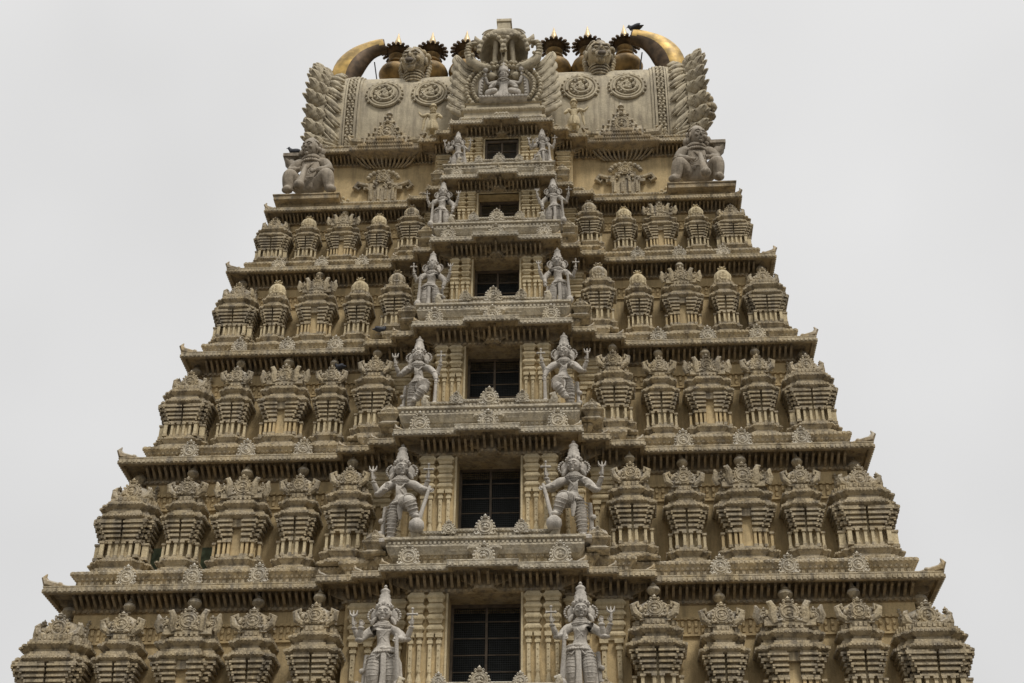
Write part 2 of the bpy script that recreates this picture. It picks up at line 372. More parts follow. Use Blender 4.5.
def shrine_dome(kind, style):
    mb = MB()
    if kind in ('narrow', 'inner') and style == 'ribbed':
        wob = lambda i: 1.0+(0.07 if i % 2 else -0.05)
        mb.lathe([(.30, 0), (.33, .05), (.30, .10), (.325, .2), (.30, .32), (.22, .43), (.12, .50), (.15, .53), (.07, .58)], 0, .40, 2.22, 24, wob=wob)
        for q in range(6):
            a = R(60*q); mb.tube([(.07*math.cos(a), .40+.07*math.sin(a), 2.78), (.16*math.cos(a), .40+.16*math.sin(a), 2.84)], [.04, .03], 5)
        mb.lathe([(.06, 0), (.09, .05), (.03, .12)], 0, .4, 2.78, 8)
        mb.merge(kudu(.13, False), Matrix.Translation((0, .10, 2.42)))
    elif kind in ('narrow', 'inner'):
        mb.box(-.32, .32, .14, .75, 2.20, 2.29, .03); mb.lathe([(.34, 0), (.40, .1), (.38, .26), (.28, .40), (.12, .50), (.05, .54)], 0, .46, 2.26, 20)
        mb.merge(kudu(.215, True, True, 3), Matrix.Translation((0, .10, 2.47)))
        for sg in (-1, 1):
            mb.tube([(sg*.24, .2, 2.26), (sg*.42, .16, 2.38), (sg*.46, .16, 2.56), (sg*.36, .16, 2.62), (sg*.34, .14, 2.5)], [.08, .09, .075, .06, .03], 7)
            mb.merge(kudu(.15, False, False), Matrix.Translation((sg*.33, .30, 2.46)) @ Matrix.Rotation(sg*.9, 4, 'Z'))
        blobs(mb, 0, .16, 2.42, .36, .13, 26, .045, .05, 5)
    elif kind == 'wide':
        mb.box(-.54, .54, .10, .9, 2.16, 2.30)
        n = 12; vs = []
        for x in (-.52, .52):
            for i in range(n+1):
                a = math.pi*i/n; vs.append((x, .48-.34*math.cos(a), 2.24+.36*math.sin(a)*(1.0)))
        fs = [(i, i+1, n+2+i, n+1+i) for i in range(n)]+[tuple(reversed(range(n+1))), tuple(range(n+1, 2*n+2))]
        mb.add(vs, [tuple(reversed(f)) for f in fs])
        for x in [-.45+.1*i for i in range(10)]:
            mb.ring((0, 0, 0), .34, .018, 8, 4, 0, 180) if False else None
        mb.merge(kudu(.25, True, True, 5), Matrix.Translation((0, .10, 2.48)))
        for sg in (-1, 1):
            mb.merge(kudu(.15, True, True, 8), Matrix.Translation((sg*.52, .16, 2.40)))
            # rearing lion shapes beside the central arch
            mb.tube([(sg*.30, .14, 2.24), (sg*.36, .10, 2.42), (sg*.33, .08, 2.58), (sg*.40, .08, 2.72), (sg*.46, .07, 2.70)], [.09, .1, .085, .07, .03], 7)
            mb.tube([(sg*.62, .2, 2.24), (sg*.70, .16, 2.42), (sg*.66, .15, 2.56), (sg*.70, .14, 2.66)], [.08, .08, .07, .03], 7)
        blobs(mb, 0, .13, 2.38, .6, .1, 40, .045, .06, 9)
    else:
        mb.lathe([(.48, 0), (.58, .1), (.57, .26), (.44, .44), (.2, .56), (.1, .6)], 0, .84, 2.2, 20)
        for q in range(4):
            t = MB(); t.merge(kudu(.26, True, True, q), Matrix.Translation((0, -.56, 2.46)))
            for sg in (-1, 1):
                t.tube([(sg*.26, -.54, 2.24), (sg*.46, -.52, 2.34), (sg*.52, -.5, 2.52), (sg*.44, -.5, 2.60)], [.08, .09, .07, .03], 7)
            blobs(t, 0, -.54, 2.34, .45, .1, 22, .045, .05, 11+q)
            mb.merge(t, Matrix.Translation((0, .84, 0)) @ Matrix.Rotation(q*math.pi/2, 4, 'Z'))
    return mb

# ------------------------------------------------------------------ tower layout (metres)
YC = 38.5
#      z      W      F     wc    P
LV = {7: (11.40, 12.00, 31.2, 2.55, .95), 6: (15.55, 10.97, 32.0, 2.47, .95), 5: (19.55, 9.95, 32.8, 2.42, 1.2),
      4: (23.38, 8.99, 33.6, 2.20, 1.25), 3: (26.88, 8.26, 34.4, 1.92, 1.25), 2: (29.73, 7.53, 35.1, 1.76, 1.35), 1: (32.80, 6.55, 35.9, 1.68, 1.2)}
KC = {7: 1.0, 6: 1.0, 5: 1.0, 4: .95, 3: .88, 2: .75, 1: .78}
def steps(wc, P, inner=True):
    s = [(wc*1.66, .38), (wc*1.29, P*.62), (wc, P)]
    if inner: s.append((wc*.34, P+.2))
    return s
def plan(W, F, st):
    y = F; pts = [(-W, F)]
    for hw, P in st:
        pts.append((-hw, y)); y = F-P; pts.append((-hw, y))
    for hw, P in reversed(st):
        i = st.index((hw, P)); yn = F-(st[i-1][1] if i else 0)
        pts.append((hw, y)); pts.append((hw, yn)); y = yn
    pts += [(W, F), (W, 2*YC-F), (-W, 2*YC-F)]
    return pts

tower = empty('temple_tower', (0, YC, 0))
tag(tower, 'tall tapering carved stucco gateway tower with rows of miniature shrines and barrel roof', 'temple tower')
OFF = (0, -YC, 0)
def part(mb, name, mats, smooth=None, loc=None, parent=None):
    return mb.build(name, mats, parent or tower, loc if loc is not None else OFF, smooth)

def pale_bay(mb, F, P, wc):
    # the projecting bay in front of the windows is finished in paler stucco
    for q, f_ in enumerate(mb.f):
        if mb.m[q] == 1 and len(f_) < 9:
            c = sum((Vector(mb.v[v_]) for v_ in f_), Vector())/len(f_)
            if abs(c.x) < wc+.02 and c.y < F-P*.5: mb.m[q] = 2
def cornice(i):
    z, W, F, wc, P = LV[i]; k = KC[i]; st = steps(wc, P); Lp = plan(W, F, st)
    ov = .65*k
    mb = MB()
    pr = [(-ov, z-.50*k), (-ov+.05, z-.48*k), (-ov+.05, z-.41*k), (-ov+.02, z-.39*k), (-ov+.02, z-.24*k), (-ov+.04, z-.10*k), (-.13*k, z-.07*k),
          (-.11*k, z-.17*k), (-.02, z-.165*k), (0, z-.15*k), (0, z-.03*k), (.012, z-.01), (.012, z+.015), (-.04, z+.035), (-.10*k, z+.06*k),
          (-.30*k, z+.14*k), (-.60*k, z+.19*k)]
    mb.loft(Lp, pr[:9], True, False); mb.mi = 1; mb.loft(Lp, pr[8:], False, True)
    # bead course along the lip, leaf brackets below the soffit, dentils on the frieze
    mb.row(Lp, 0, z-.14*k, z-.05*k, .075*k, .035, .125*k); mb.mi = 0
    d = ov*.62
    mb.row(Lp, -ov+.02, 0, 0, .075*k, d, .165*k, prof=[(0, z-.38*k), (.04, z-.36*k), (d*.5, z-.29*k), (d, z-.20*k), (d, z-.08*k), (0, z-.10*k)])
    mb.row(Lp, -ov+.05, z-.475*k, z-.415*k, .07*k, .045, .14*k)
    pale_bay(mb, F, P, wc); o = part(mb, 'cornice', [M_CORN, M_LIP, M_PALE])
    # plinth band above, capped as the ledge of the next storey
    mb = MB(); Q = plan(W, F, st); a = .18*k
    pr = [(-.66*k, z+.10*k), (-.66*k, z+.24*k), (-.60*k, z+.26*k), (-.58*k, z+.36*k), (-.50*k, z+.46*k), (-.45*k, z+.50*k), (-.45*k, z+.58*k), (-.50*k, z+.60*k), (-.56*k, z+.64*k)]
    mb.loft(Q, pr)
    mb.row(Q, -.45*k, z+.505*k, z+.575*k, .07*k, .03, .12*k)
    mb.row(Q, -.60*k, z+.27*k, z+.35*k, .08*k, .05, .16*k)
    for (px_, py_), (qx_, qy_) in zip(offpoly(Q, -.54*k), offpoly(Q, -.54*k)[1:]):
        if abs(py_-qy_) < 1e-4 and py_ < YC-2:
            for j_ in range(int(abs(qx_-px_)/(.13*k))): mb.ball((min(px_, qx_)+(j_+.5)*.13*k, py_, z+.41*k), .05*k, 5)
    mb.m = [1]*len(mb.m); pale_bay(mb, F, P, wc); part(mb, 'ledge', [M_CORN, M_LIP, M_PALE])
    # upturned leaf at each outward corner of the cornice
    for sg in (-1, 1):
        t = MB(); s = k
        t.tube([(-sg*.55*s, .10, .02), (-sg*.25*s, .04, .06*s), (0, 0, .10*s), (sg*.08*s, 0, .26*s), (sg*.02*s, 0, .36*s)], [.05*s, .09*s, .11*s, .07*s, .015], 7)
        t.ball((-sg*.33*s, .04, .08*s), .08*s, 7)
        part(t, 'corner_leaf', M_CORN, 50, (sg*(W-.04), F-YC+.06, z))
    for (hw, PP) in st[:3]:
        for sg in (-1, 1):
            t = MB(); s = k*.6
            t.tube([(-sg*.3*s, .02, .02), (-sg*.1*s, 0, .08*s), (0, 0, .12*s), (sg*.03*s, 0, .3*s)], [.05*s, .09*s, .1*s, .015], 6)
            part(t, 'corner_leaf', M_CORN, 50, (sg*(hw-.05), F-PP-YC+.06, z+.01))
for i in range(7, 0, -1): cornice(i)

DOORW = {6: .87, 5: .82, 4: .75, 3: .68, 2: .63, 1: .55}
DOORT = {6: .48, 5: .46, 4: .44, 3: .42, 2: .38, 1: .40}
def storey(i):
    """storey whose upper cornice is i"""
    z1, W, F, wc, P = LV[i]; z0, W0, F0, wc0, P0 = LV[i+1]; k = KC[i]; ov = .65*k; k0 = KC[i+1]
    st = steps(wc, P, False); dw = DOORW[i]; zt = z1-DOORT[i]; zb = z0+.45*k0
    Wp = offpoly(plan(W, F, st), -ov)
    yb = F-P+ov
    idx = [n for n, p in enumerate(Wp) if abs(p[1]-yb) < 1e-4 and abs(p[0]) < wc]
    a = min(idx)
    notch = Wp[:a+1]+[(-dw, yb), (-dw, yb+1.3), (dw, yb+1.3), (dw, yb)]+Wp[a+1:]
    mb = MB(); mb.loft(notch, [(0, zb), (0, zt)], False, False)
    mb.loft(Wp, [(0, zt), (0, z1-.40*k)], True, True)
    # string courses on the wing walls, above the miniature shrines
    for (zz, o, h) in ((z1-.98*k, .05, .05), (z1-.80*k, .07, .045)):
        Q = [p for p in Wp]
        mb.loft(Q, [(0, zz-.03), (o, zz), (o, zz+h), (0, zz+h+.04)], False, False) if zz > zt else None
    wall = part(mb, 'storey_wall', M_WALL)
    # carved lattice frieze panels between shrine crowns
    if i != 1:
        xs = wc*1.66-ov+.05
        for sg in (-1, 1):
            mb = MB()
            a_, b_ = sorted((sg*xs, sg*(W-ov)))
            yw = F+ov
            mb.box(a_, b_, yw-.06*k, yw+.1, z1-1.30*k, z1-1.24*k); mb.box(a_, b_, yw-.08*k, yw+.1, z1-.90*k, z1-.82*k)
            mb.box(a_, b_, yw-.03*k, yw+.1, z1-1.24*k, z1-.90*k)
            n = int((b_-a_)/(.16*k))
            for q in range(n):
                x = a_+(q+.5)*(b_-a_)/n
                mb.box(x-.035*k, x+.035*k, yw-.075*k, yw, z1-1.22*k, z1-.92*k); mb.ball((x, yw-.07*k, z1-1.05*k), .05*k, 6)
                mb.box(x-.04*k, x+.04*k, yw-.11*k, yw, z1-.89*k, z1-.83*k)
            part(mb, 'frieze', M_WALL)
    # doorway: frame, mullion, wire mesh, near-black sheet painted as the unlit room behind
    yd = yb+{6: .72, 5: .72, 4: .7, 3: .6, 2: .45, 1: .1}[i]
    mb = MB(); zb2 = zb; fw = .07
    mb.box(-dw+.003, -dw+fw, yd-.05, yd+.06, zb2, zt-.003); mb.box(dw-fw, dw-.003, yd-.05, yd+.06, zb2, zt-.003)
    mb.box(-dw+fw, dw-fw, yd-.05, yd+.06, zt-.10, zt-.003)
    fr = part(mb, 'door_frame', M_WOOD)
    mb = MB(); 
    mb.box(-.03, .03, yd-.02, yd+.03, zb2, zt-.10)
    zz = zt-.45
    while zz > zb2:
        mb.box(-dw+fw, dw-fw, yd-.008, yd+.012, zz-.012, zz+.012); zz -= .42*k
    part(mb, 'mullion', M_WOOD, parent=fr, loc=(0, 0, 0))
    mb = MB(); n = 30
    for q in range(n):
        x = -dw+fw+(q+.5)*(2*dw-2*fw)/n; mb.box(x-.004, x+.004, yd+.014, yd+.02, zb2, zt-.10)
    zz = zt-.12
    while zz > zb2:
        mb.box(-dw+fw, dw-fw, yd+.021, yd+.027, zz-.004, zz+.004); zz -= .055
    part(mb, 'wire_mesh', M_MESH, parent=fr, loc=(0, 0, 0))
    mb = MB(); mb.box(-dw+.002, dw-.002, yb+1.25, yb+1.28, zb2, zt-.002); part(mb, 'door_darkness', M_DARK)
    # lintel border round the opening
    mb = MB(); b = .05
    mb.box(-dw-b, -dw, yb-.03, yb+.05, zb, zt); mb.box(dw, dw+b, yb-.03, yb+.05, zb, zt); mb.box(-dw-b, dw+b, yb-.035, yb+.05, zt, zt+.06)
    part(mb, 'door_surround', M_CREAM)
    if i == 6:
        mb = MB(); mb.box(-dw+.01, dw-.01, yb+.02, yb+.7, zt-.012, zt-.004); part(mb, 'lintel_paint', M_GREEN)
    # pilaster clusters beside the door and on the setback
    zb3 = z0+.62*k0; Hc = (z1-.50*k)-zb3
    def pil(x, y, wd):
        nonlocal_h = Hc
        mb = MB(); s = Hc; h = wd/2
        mb.box(-h*1.05, h*1.05, -.10, .05, 0, .05*s); mb.box(-h*.95, h*.95, -.07, .05, .05*s, .14*s); mb.box(-h*1.05, h*1.05, -.11, .05, .14*s, .18*s)
        mb.row(rect(-h*1.05, h*1.05, -.11, .05), 0, .145*s, .175*s, .03, .012, .06)
        c0 = .18*s
        for sg in (-1, 1):
            x_ = sg*h*.56; q = min(.085, h*.36)
            mb.box(x_-q, x_+q, -.04-q, .05, c0, c0+.03*s)
            mb.lathe([(q*.6, .03*s), (q*1.05, .07*s), (q*1.1, .10*s), (q*.7, .14*s), (q*.55, .16*s), (q*.85, .175*s), (q*.85, .19*s)], x_, -.04, c0, 8)
            mb.box(x_-q*.62, x_+q*.62, -.04-q*.62, .05, c0+.19*s, c0+.40*s)
            for zz in (.23, .29, .35): mb.ball((x_, -.04-q*.66, c0+zz*s), q*.28, 6)
            mb.box(x_-q*.95, x_+q*.95, -.04-q*.95, .05, c0+.40*s, c0+.425*s)
            mb.box(x_-q*.7, x_+q*.7, -.04-q*.7, .05, c0+.425*s, c0+.45*s)
            mb.box(x_-q*1.25, x_+q*1.25, -.04-q*1.3, .05, c0+.45*s, c0+.485*s)
        z = c0+.485*s
        for j in range(4):
            hh = h*(1.04+.035*j) if j < 3 else h*1.14; t = (s-z)/(4-j)
            mb.loft(rect(-hh, hh, -.10-.03*j, .05), [(-.05, z), (-.03, z+.25*t), (.0, z+.38*t), (.0, z+.62*t), (-.02, z+.7*t), (-.06, z+t)])
            mb.row(rect(-hh, hh, -.10-.03*j, .05), 0, z+.4*t, z+.6*t, .025, .014, .05)
            z += t
        return part(mb, 'pilaster', M_CREAM, None, (x, y-YC, zb3))
    bw = wc-ov; g = (bw-dw-b-.02)
    for sg in (-1, 1):
        pil(sg*(dw+b+.02+g*.25), yb, g*.42); pil(sg*(dw+b+.02+g*.77), yb, g*.42)
        s2 = wc*1.29-ov; y2 = F-P*.62+ov
        if i != 1: pil(sg*(bw+(s2-bw)*.55), y2, (s2-bw)*.8)
        s3 = wc*1.66-ov; y3 = F-.38+ov
        pil(sg*(s2+(s3-s2)*.5), y3, (s3-s2)*.7)
    return wall
walls = {i: storey(i) for i in range(6, 0, -1)}

# ------------------------------------------------------------------ miniature shrines, three or four sorts, copied along the ledges
XS = {6: (4.03, 5.62, 7.2, 8.83, 10.47), 5: (3.62, 5.0, 6.5, 7.97, 9.50), 4: (3.30, 4.58, 5.89, 7.28, 8.65), 3: (2.98, 4.15, 5.41, 6.65, 7.84), 2: (2.77, 3.85, 4.96, 6.09, 7.18)}
bodies = {}
def shrine_proto(kind, style):
    body, hw = shrine_body(kind)
    o = part(body, 'miniature_shrine', [M_STONE, M_CREAM if kind != 'wide' else M_WALL], None, (0, 0, 0))
    cream = style == 'ribbed' and kind == 'narrow'
    dm = shrine_dome(kind, style); d_ = part(dm, 'dome', M_CREAM if cream else M_STONE, 40, (0, (.84-.05)-.84*.84 if kind == 'corner' else .03, 0), o); d_.scale = (1.02 if kind != 'corner' else .95, .84, 1) if style != 'ribbed' or kind == 'wide' else (1.0, .9, 1.0)
    if kind in ('wide', 'corner'):
        mb = MB(); pot(mb, 0, .84 if kind == 'corner' else .42, 2.84, 1.0 if kind == 'wide' else 1.1); part(mb, 'finial', M_STONE, 40, (0, 0, 0), o)
    elif style != 'ribbed':
        mb = MB(); pot(mb, 0, .45, 2.86, .9); part(mb, 'finial', M_STONE, 40, (0, 0, 0), o)
    return o
protos = {}
for s in (6, 5, 4, 3, 2):
    z0, W0, F0, wc0, P0 = LV[s+1]; k0 = KC[s+1]; z1 = LV[s][0]
    kz = (z1-z0)/4.05; kx = XS[s][4]-XS[s][3]; kx = kx/1.53
    for j, kind in enumerate(('inner', 'narrow', 'wide', 'narrow', 'corner')):
        style = 'ribbed' if s <= 3 else 'wheel'
        for sg in (-1, 1):
            key = (kind, style)
            loc = (sg*XS[s][j], F0+.64*k0-YC-(.38 if j == 0 else 0), z0+.62*k0)
            if key not in protos: o = protos[key] = shrine_proto(kind, style); o.location = loc
            else: o = copy_tree(protos[key], tower, loc)
            o.scale = (kx*(1+.03*math.sin(s*2.1+j*3.7+sg)), kx, kz*(1+.012*math.sin(s*4.3+j*1.9+sg*2))); o['group'] = 'miniature shrines along the storeys'
# medallions on the ledges
kd = {}
def medallion(r, x, y, z, name='medallion', crest=True, mat=None):
    key = (round(r, 3), name)
    if key not in kd: kd[key] = part(kudu(r, crest, True, len(kd)), name, mat or M_PALE, 45, (x, y-YC, z)); return kd[key]
    o = kd[key].copy(); col.objects.link(o); o.location = (x, y-YC, z); return o
XM = {7: (6.3, 8.1, 10.0), 6: (5.71, 7.37, 9.05), 5: (5.08, 6.63, 8.18), 4: (4.63, 6.03, 7.43), 3: (4.20, 5.45, 6.77)}
for s in (7, 6, 5, 4, 3):
    z0, W0, F0, wc0, P0 = LV[s]; k = KC[s]
    for x in XM[s]:
        for sg in (-1, 1): medallion(.225*k, sg*x, F0+.36*k, z0+.38*k)
# bay parapets with kudu crests
for s in (7, 6, 5, 4, 3, 2):
    z0, W0, F0, wc0, P0 = LV[s]; k = KC[s]; yf = F0-P0
    mb = MB(); wl = wc0-.06*k; wi = wc0*.66
    A = [(-wl, yf+.34*k), (wl, yf+.34*k), (wl, yf+1.5), (-wl, yf+1.5)]
    mb.loft(A, [(-.12, z0+.45*k), (0, z0+.62*k), (0, z0+.66*k), (-.04, z0+.68*k), (-.04, z0+.76*k), (.04, z0+.80*k), (.04, z0+.86*k)])
    mb.row(A, -.04, z0+.685*k, z0+.755*k, .06, .04, .11)
    B = tplan(wi, 1.0, .10, .55); B = [(x, y+yf+.40*k) for x, y in B]
    mb.loft(B, [(0, z0+.52*k), (.03, z0+.62*k), (.05, z0+.64*k), (.05, z0+.70*k), (0, z0+.72*k), (0, z0+.98*k), (.05, z0+1.0*k), (.06, z0+1.07*k), (.0, z0+1.10*k)])
    mb.row(B, 0, z0+.74*k, z0+.96*k, .07*k, .03, .11*k); mb.row(B, .06, z0+1.01*k, z0+1.06*k, .04, .015, .08)
    part(mb, 'parapet', M_PALE)
    medallion(.25*k, 0, yf+.14*k, z0+.26*k, mat=M_PALE)
    medallion(.23*k, 0, yf+.34*k, z0+1.10*k, mat=M_PALE)
    for sg in (-1, 1):
        medallion(.24*k, sg*wc0*.74, yf+.26*k, z0+.32*k, mat=M_PALE)
        medallion(.16*k, sg*wc0*.36, yf+.34*k, z0+1.08*k)
        # lion-like scroll at the parapet's end
        t = MB(); kk = k
        t.tube([(0, .2, 0), (0, .02, .12*kk), (sg*.05, -.03, .26*kk), (sg*.02, -.06, .38*kk), (-sg*.07, -.06, .36*kk)], [.11*kk, .12*kk, .1*kk, .08*kk, .03], 7)
        part(t, 'parapet_scroll', M_PALE, 50, (sg*(wi+.06), yf+.42*k-YC, z0+.80*k))
        t = MB()   # small pot-bodied pavilion on the setback
        t.loft(rect(-.26, .26, -.2, .3), [(0, 0), (.03, .05), (-.04, .1), (-.08, .16), (-.02, .26), (.04, .30), (.04, .35), (-.1, .38)])
        t.row(rect(-.26, .26, -.2, .3), .04, .305, .345, .03, .015, .06)
        t.lathe([(.24, .36), (.28, .44), (.24, .54), (.12, .60), (.05, .64), (.06, .67), (.01, .72)], 0, .02, 0, 12)
        t.merge(kudu(.11, True, False), Matrix.Translation((0, -.22, .46)))
        o = part(t, 'miniature_pavilion', M_STONE, None, (sg*wc0*1.11, F0-P0*.62+.5*k-YC, z0+.6*k)); o.scale = (k, k, k)

# green painted wall panels low between two shrines of the left wing
for x in (-8.75, -7.25):
    mb = MB(); yw = LV[5][2]+.65
    mb.box(x-.30, x+.25, yw-.012, yw+.02, 16.3, 17.2); part(mb, 'green_wall_panel', M_GREEN)

# lower body of the gateway down to the ground
mb = MB(); Pg = plan(12.0, 31.2, steps(2.55, .95, False))
mb.loft(Pg, [(1.2, 0), (1.2, .6), (1.0, .8), (1.1, 1.6), (.8, 1.8), (.6, 2.6), (.9, 2.8), (.9, 3.0), (.3, 3.2), (.1, 9.0), (.5, 9.2), (.5, 9.5), (-.1, 9.7), (-.3, 10.9)])
part(mb, 'gateway_base', M_GRANITE)
mb = MB(); mb.box(-1.6, 1.6, 29.18, 29.6, .02, 5.5); part(mb, 'gate_door', M_WOOD)

# ------------------------------------------------------------------ attic ornament and barrel roof
z1, W1, F1, wc1, P1 = LV[1]
for sg in (-1, 1):
    x0 = sg*4.0; yw = F1+.65*KC[1]
    mb = MB()
    for (w_, za, zb_) in ((.62, 30.7, 30.82), (.46, 30.82, 31.3), (.64, 31.3, 31.42), (.5, 31.42, 31.56), (.34, 31.56, 31.7)):
        mb.box(-w_, w_, -.18, .1, za-30.2, zb_-30.2)
    for x in (-.36, -.12, .12, .36): mb.box(x-.04, x+.04, -.26, 0, .62, 1.1)
    for q in range(9):
        a = R(10+160*q/8); mb.ball((.5*math.cos(a), -.2, 1.5+.32*math.sin(a)), .085, 7)
    mb.merge(kudu(.22, True), Matrix.Translation((0, -.24, 1.56)))
    blobs(mb, 0, -.22, 1.2, .55, .12, 24, .05, .03, 3)
    for s2 in (-1, 1):
        mb.tube([(s2*.5, -.1, 1.3), (s2*.85, -.1, 1.42), (s2*.95, -.1, 1.25), (s2*.82, -.1, 1.15), (s2*.76, -.1, 1.25)], [.08, .1, .09, .06, .03], 7)
    part(mb, 'attic_gable', M_STONE, 45, (x0, yw-YC, 30.2))
    for xx in (x0-sg*1.55, x0+sg*1.5):
        mb = MB(); mb.ring((0, 0, 0), .36, .06, 14, 6, 0, 180); mb.ring((0, 0, 0), .22, .04, 14, 6, 0, 180)
        for q in range(9):
            a = R(180*q/8); mb.ball((.48*math.cos(a), 0, .48*math.sin(a)), .06, 6)
        blobs(mb, 0, 0, .1, .14, .1, 8, .05, .02, 6)
        part(mb, 'attic_arch_relief', M_CREAM, 45, (xx, yw-.03-YC, 30.65))
    # stepped gable crest rising in front of the roof panel
    mb = MB()
    for (w_, za, zb_, yy) in ((.95, -.05, .10, -.1), (.80, .10, .24, -.06), (.62, .24, .42, -.03), (.45, .42, .60, 0), (.30, .60, .80, 0), (.17, .80, .98, .02)):
        mb.box(-w_, w_, yy, .35, za, zb_, .04)
        for q in range(int(w_*2/.14)):
            mb.ball((-w_+.07+q*.14, yy-.01, zb_-.02), .045, 6)
    mb.merge(kudu(.26, True), Matrix.Translation((0, -.08, .42)))
    mb.lathe([(.08, 0), (.13, .06), (.05, .14), (.1, .2), (.02, .34)], 0, .15, .95, 10)
    for s2 in (-1, 1): mb.tube([(s2*.7, -.08, .1), (s2*1.05, -.08, .12), (s2*1.15, -.08, .28), (s2*1.0, -.08, .3)], [.09, .1, .07, .03], 7)
    part(mb, 'roof_gable_crest', M_STONE, 45, (sg*3.95, F1+.18-YC, z1+.22)).scale = (1.12, 1.2, 1.35)
    # raised part of the cornice below that crest
    mb = MB(); zc = z1-.02
    for (w_, dz, yo) in ((1.20, .02, .04), (.92, .14, .08), (.62, .26, .12), (.32, .38, .16)):
        mb.loft(rect(-w_, w_, -yo-.02, .6), [(-.3, -.22+dz), (-.05, -.15+dz), (0, -.12+dz), (0, .02+dz), (-.08, .08+dz)])
        mb.row(rect(-w_, w_, -yo-.02, .6), 0, -.10+dz, .0+dz, .05, .02, .08)
    for q in range(13):
        t_ = (q-6)/6; mb.tube([(t_*.6, .45, -.48), (t_*.82, .36, -.36), (t_*1.0, .20, -.22+.16*(1-abs(t_)))], [.03, .035, .04], 5)
    part(mb, 'cornice_gable', M_CORN, None, (sg*3.95, F1-YC, zc))

# barrel roof body: vault profile swept along x
VP = [(36.62, 33.2), (36.56, 33.45), (36.46, 33.7), (36.40, 34.6), (36.40, 35.5), (36.48, 36.15), (36.66, 36.6), (37.0, 36.98), (37.6, 37.35), (38.5, 37.6)]
full = VP+[(2*YC-y, z) for y, z in reversed(VP[:-1])]
def vault(mb, x0, x1, grow=0.0, shut=True, prof=None):
    F_ = prof or full; n = len(F_); cy, cz = YC, 35.0
    vs = []
    for x in (x0, x1):
        for (y, z) in F_:
            d = Vector((y-cy, z-cz)); q = d.normalized()*grow
            vs.append((x, y+q.x, z+max(0, q.y) if z > 33.3 else z))
    fs = [(i, n+i, n+i+1, i+1) for i in range(n-1)]
    if shut: fs += [tuple(range(n)), tuple(reversed(range(n, 2*n)))]
    fs.append((0, n-1, 2*n-1, n))
    mb.add(vs, [tuple(reversed(f)) for f in fs])
mb = MB(); vault(mb, -6.2, 6.2)
mb.loft(rect(-6.4, 6.4, 36.30, 40.7), [(0, 33.0), (0, 33.22), (-.05, 33.26), (-.05, 33.34), (-.15, 33.4)])
mb.row(rect(-6.4, 6.4, 36.30, 40.7), 0, 33.05, 33.17, .08, .03, .14)
part(mb, 'barrel_roof', M_ROOF, 50)
def vp(t):
    """point on the front of the vault, t 0 bottom to 1 ridge, with outward normal (y,z)"""
    s = t*(len(VP)-2)+1; a = int(min(s, len(VP)-2)); u_ = s-a
    p = Vector(VP[a]).lerp(Vector(VP[min(a+1, len(VP)-1)]), u_); d = (Vector(VP[min(a+1, len(VP)-1)])-Vector(VP[a])).normalized()
    return p, Vector((-d.y, d.x))
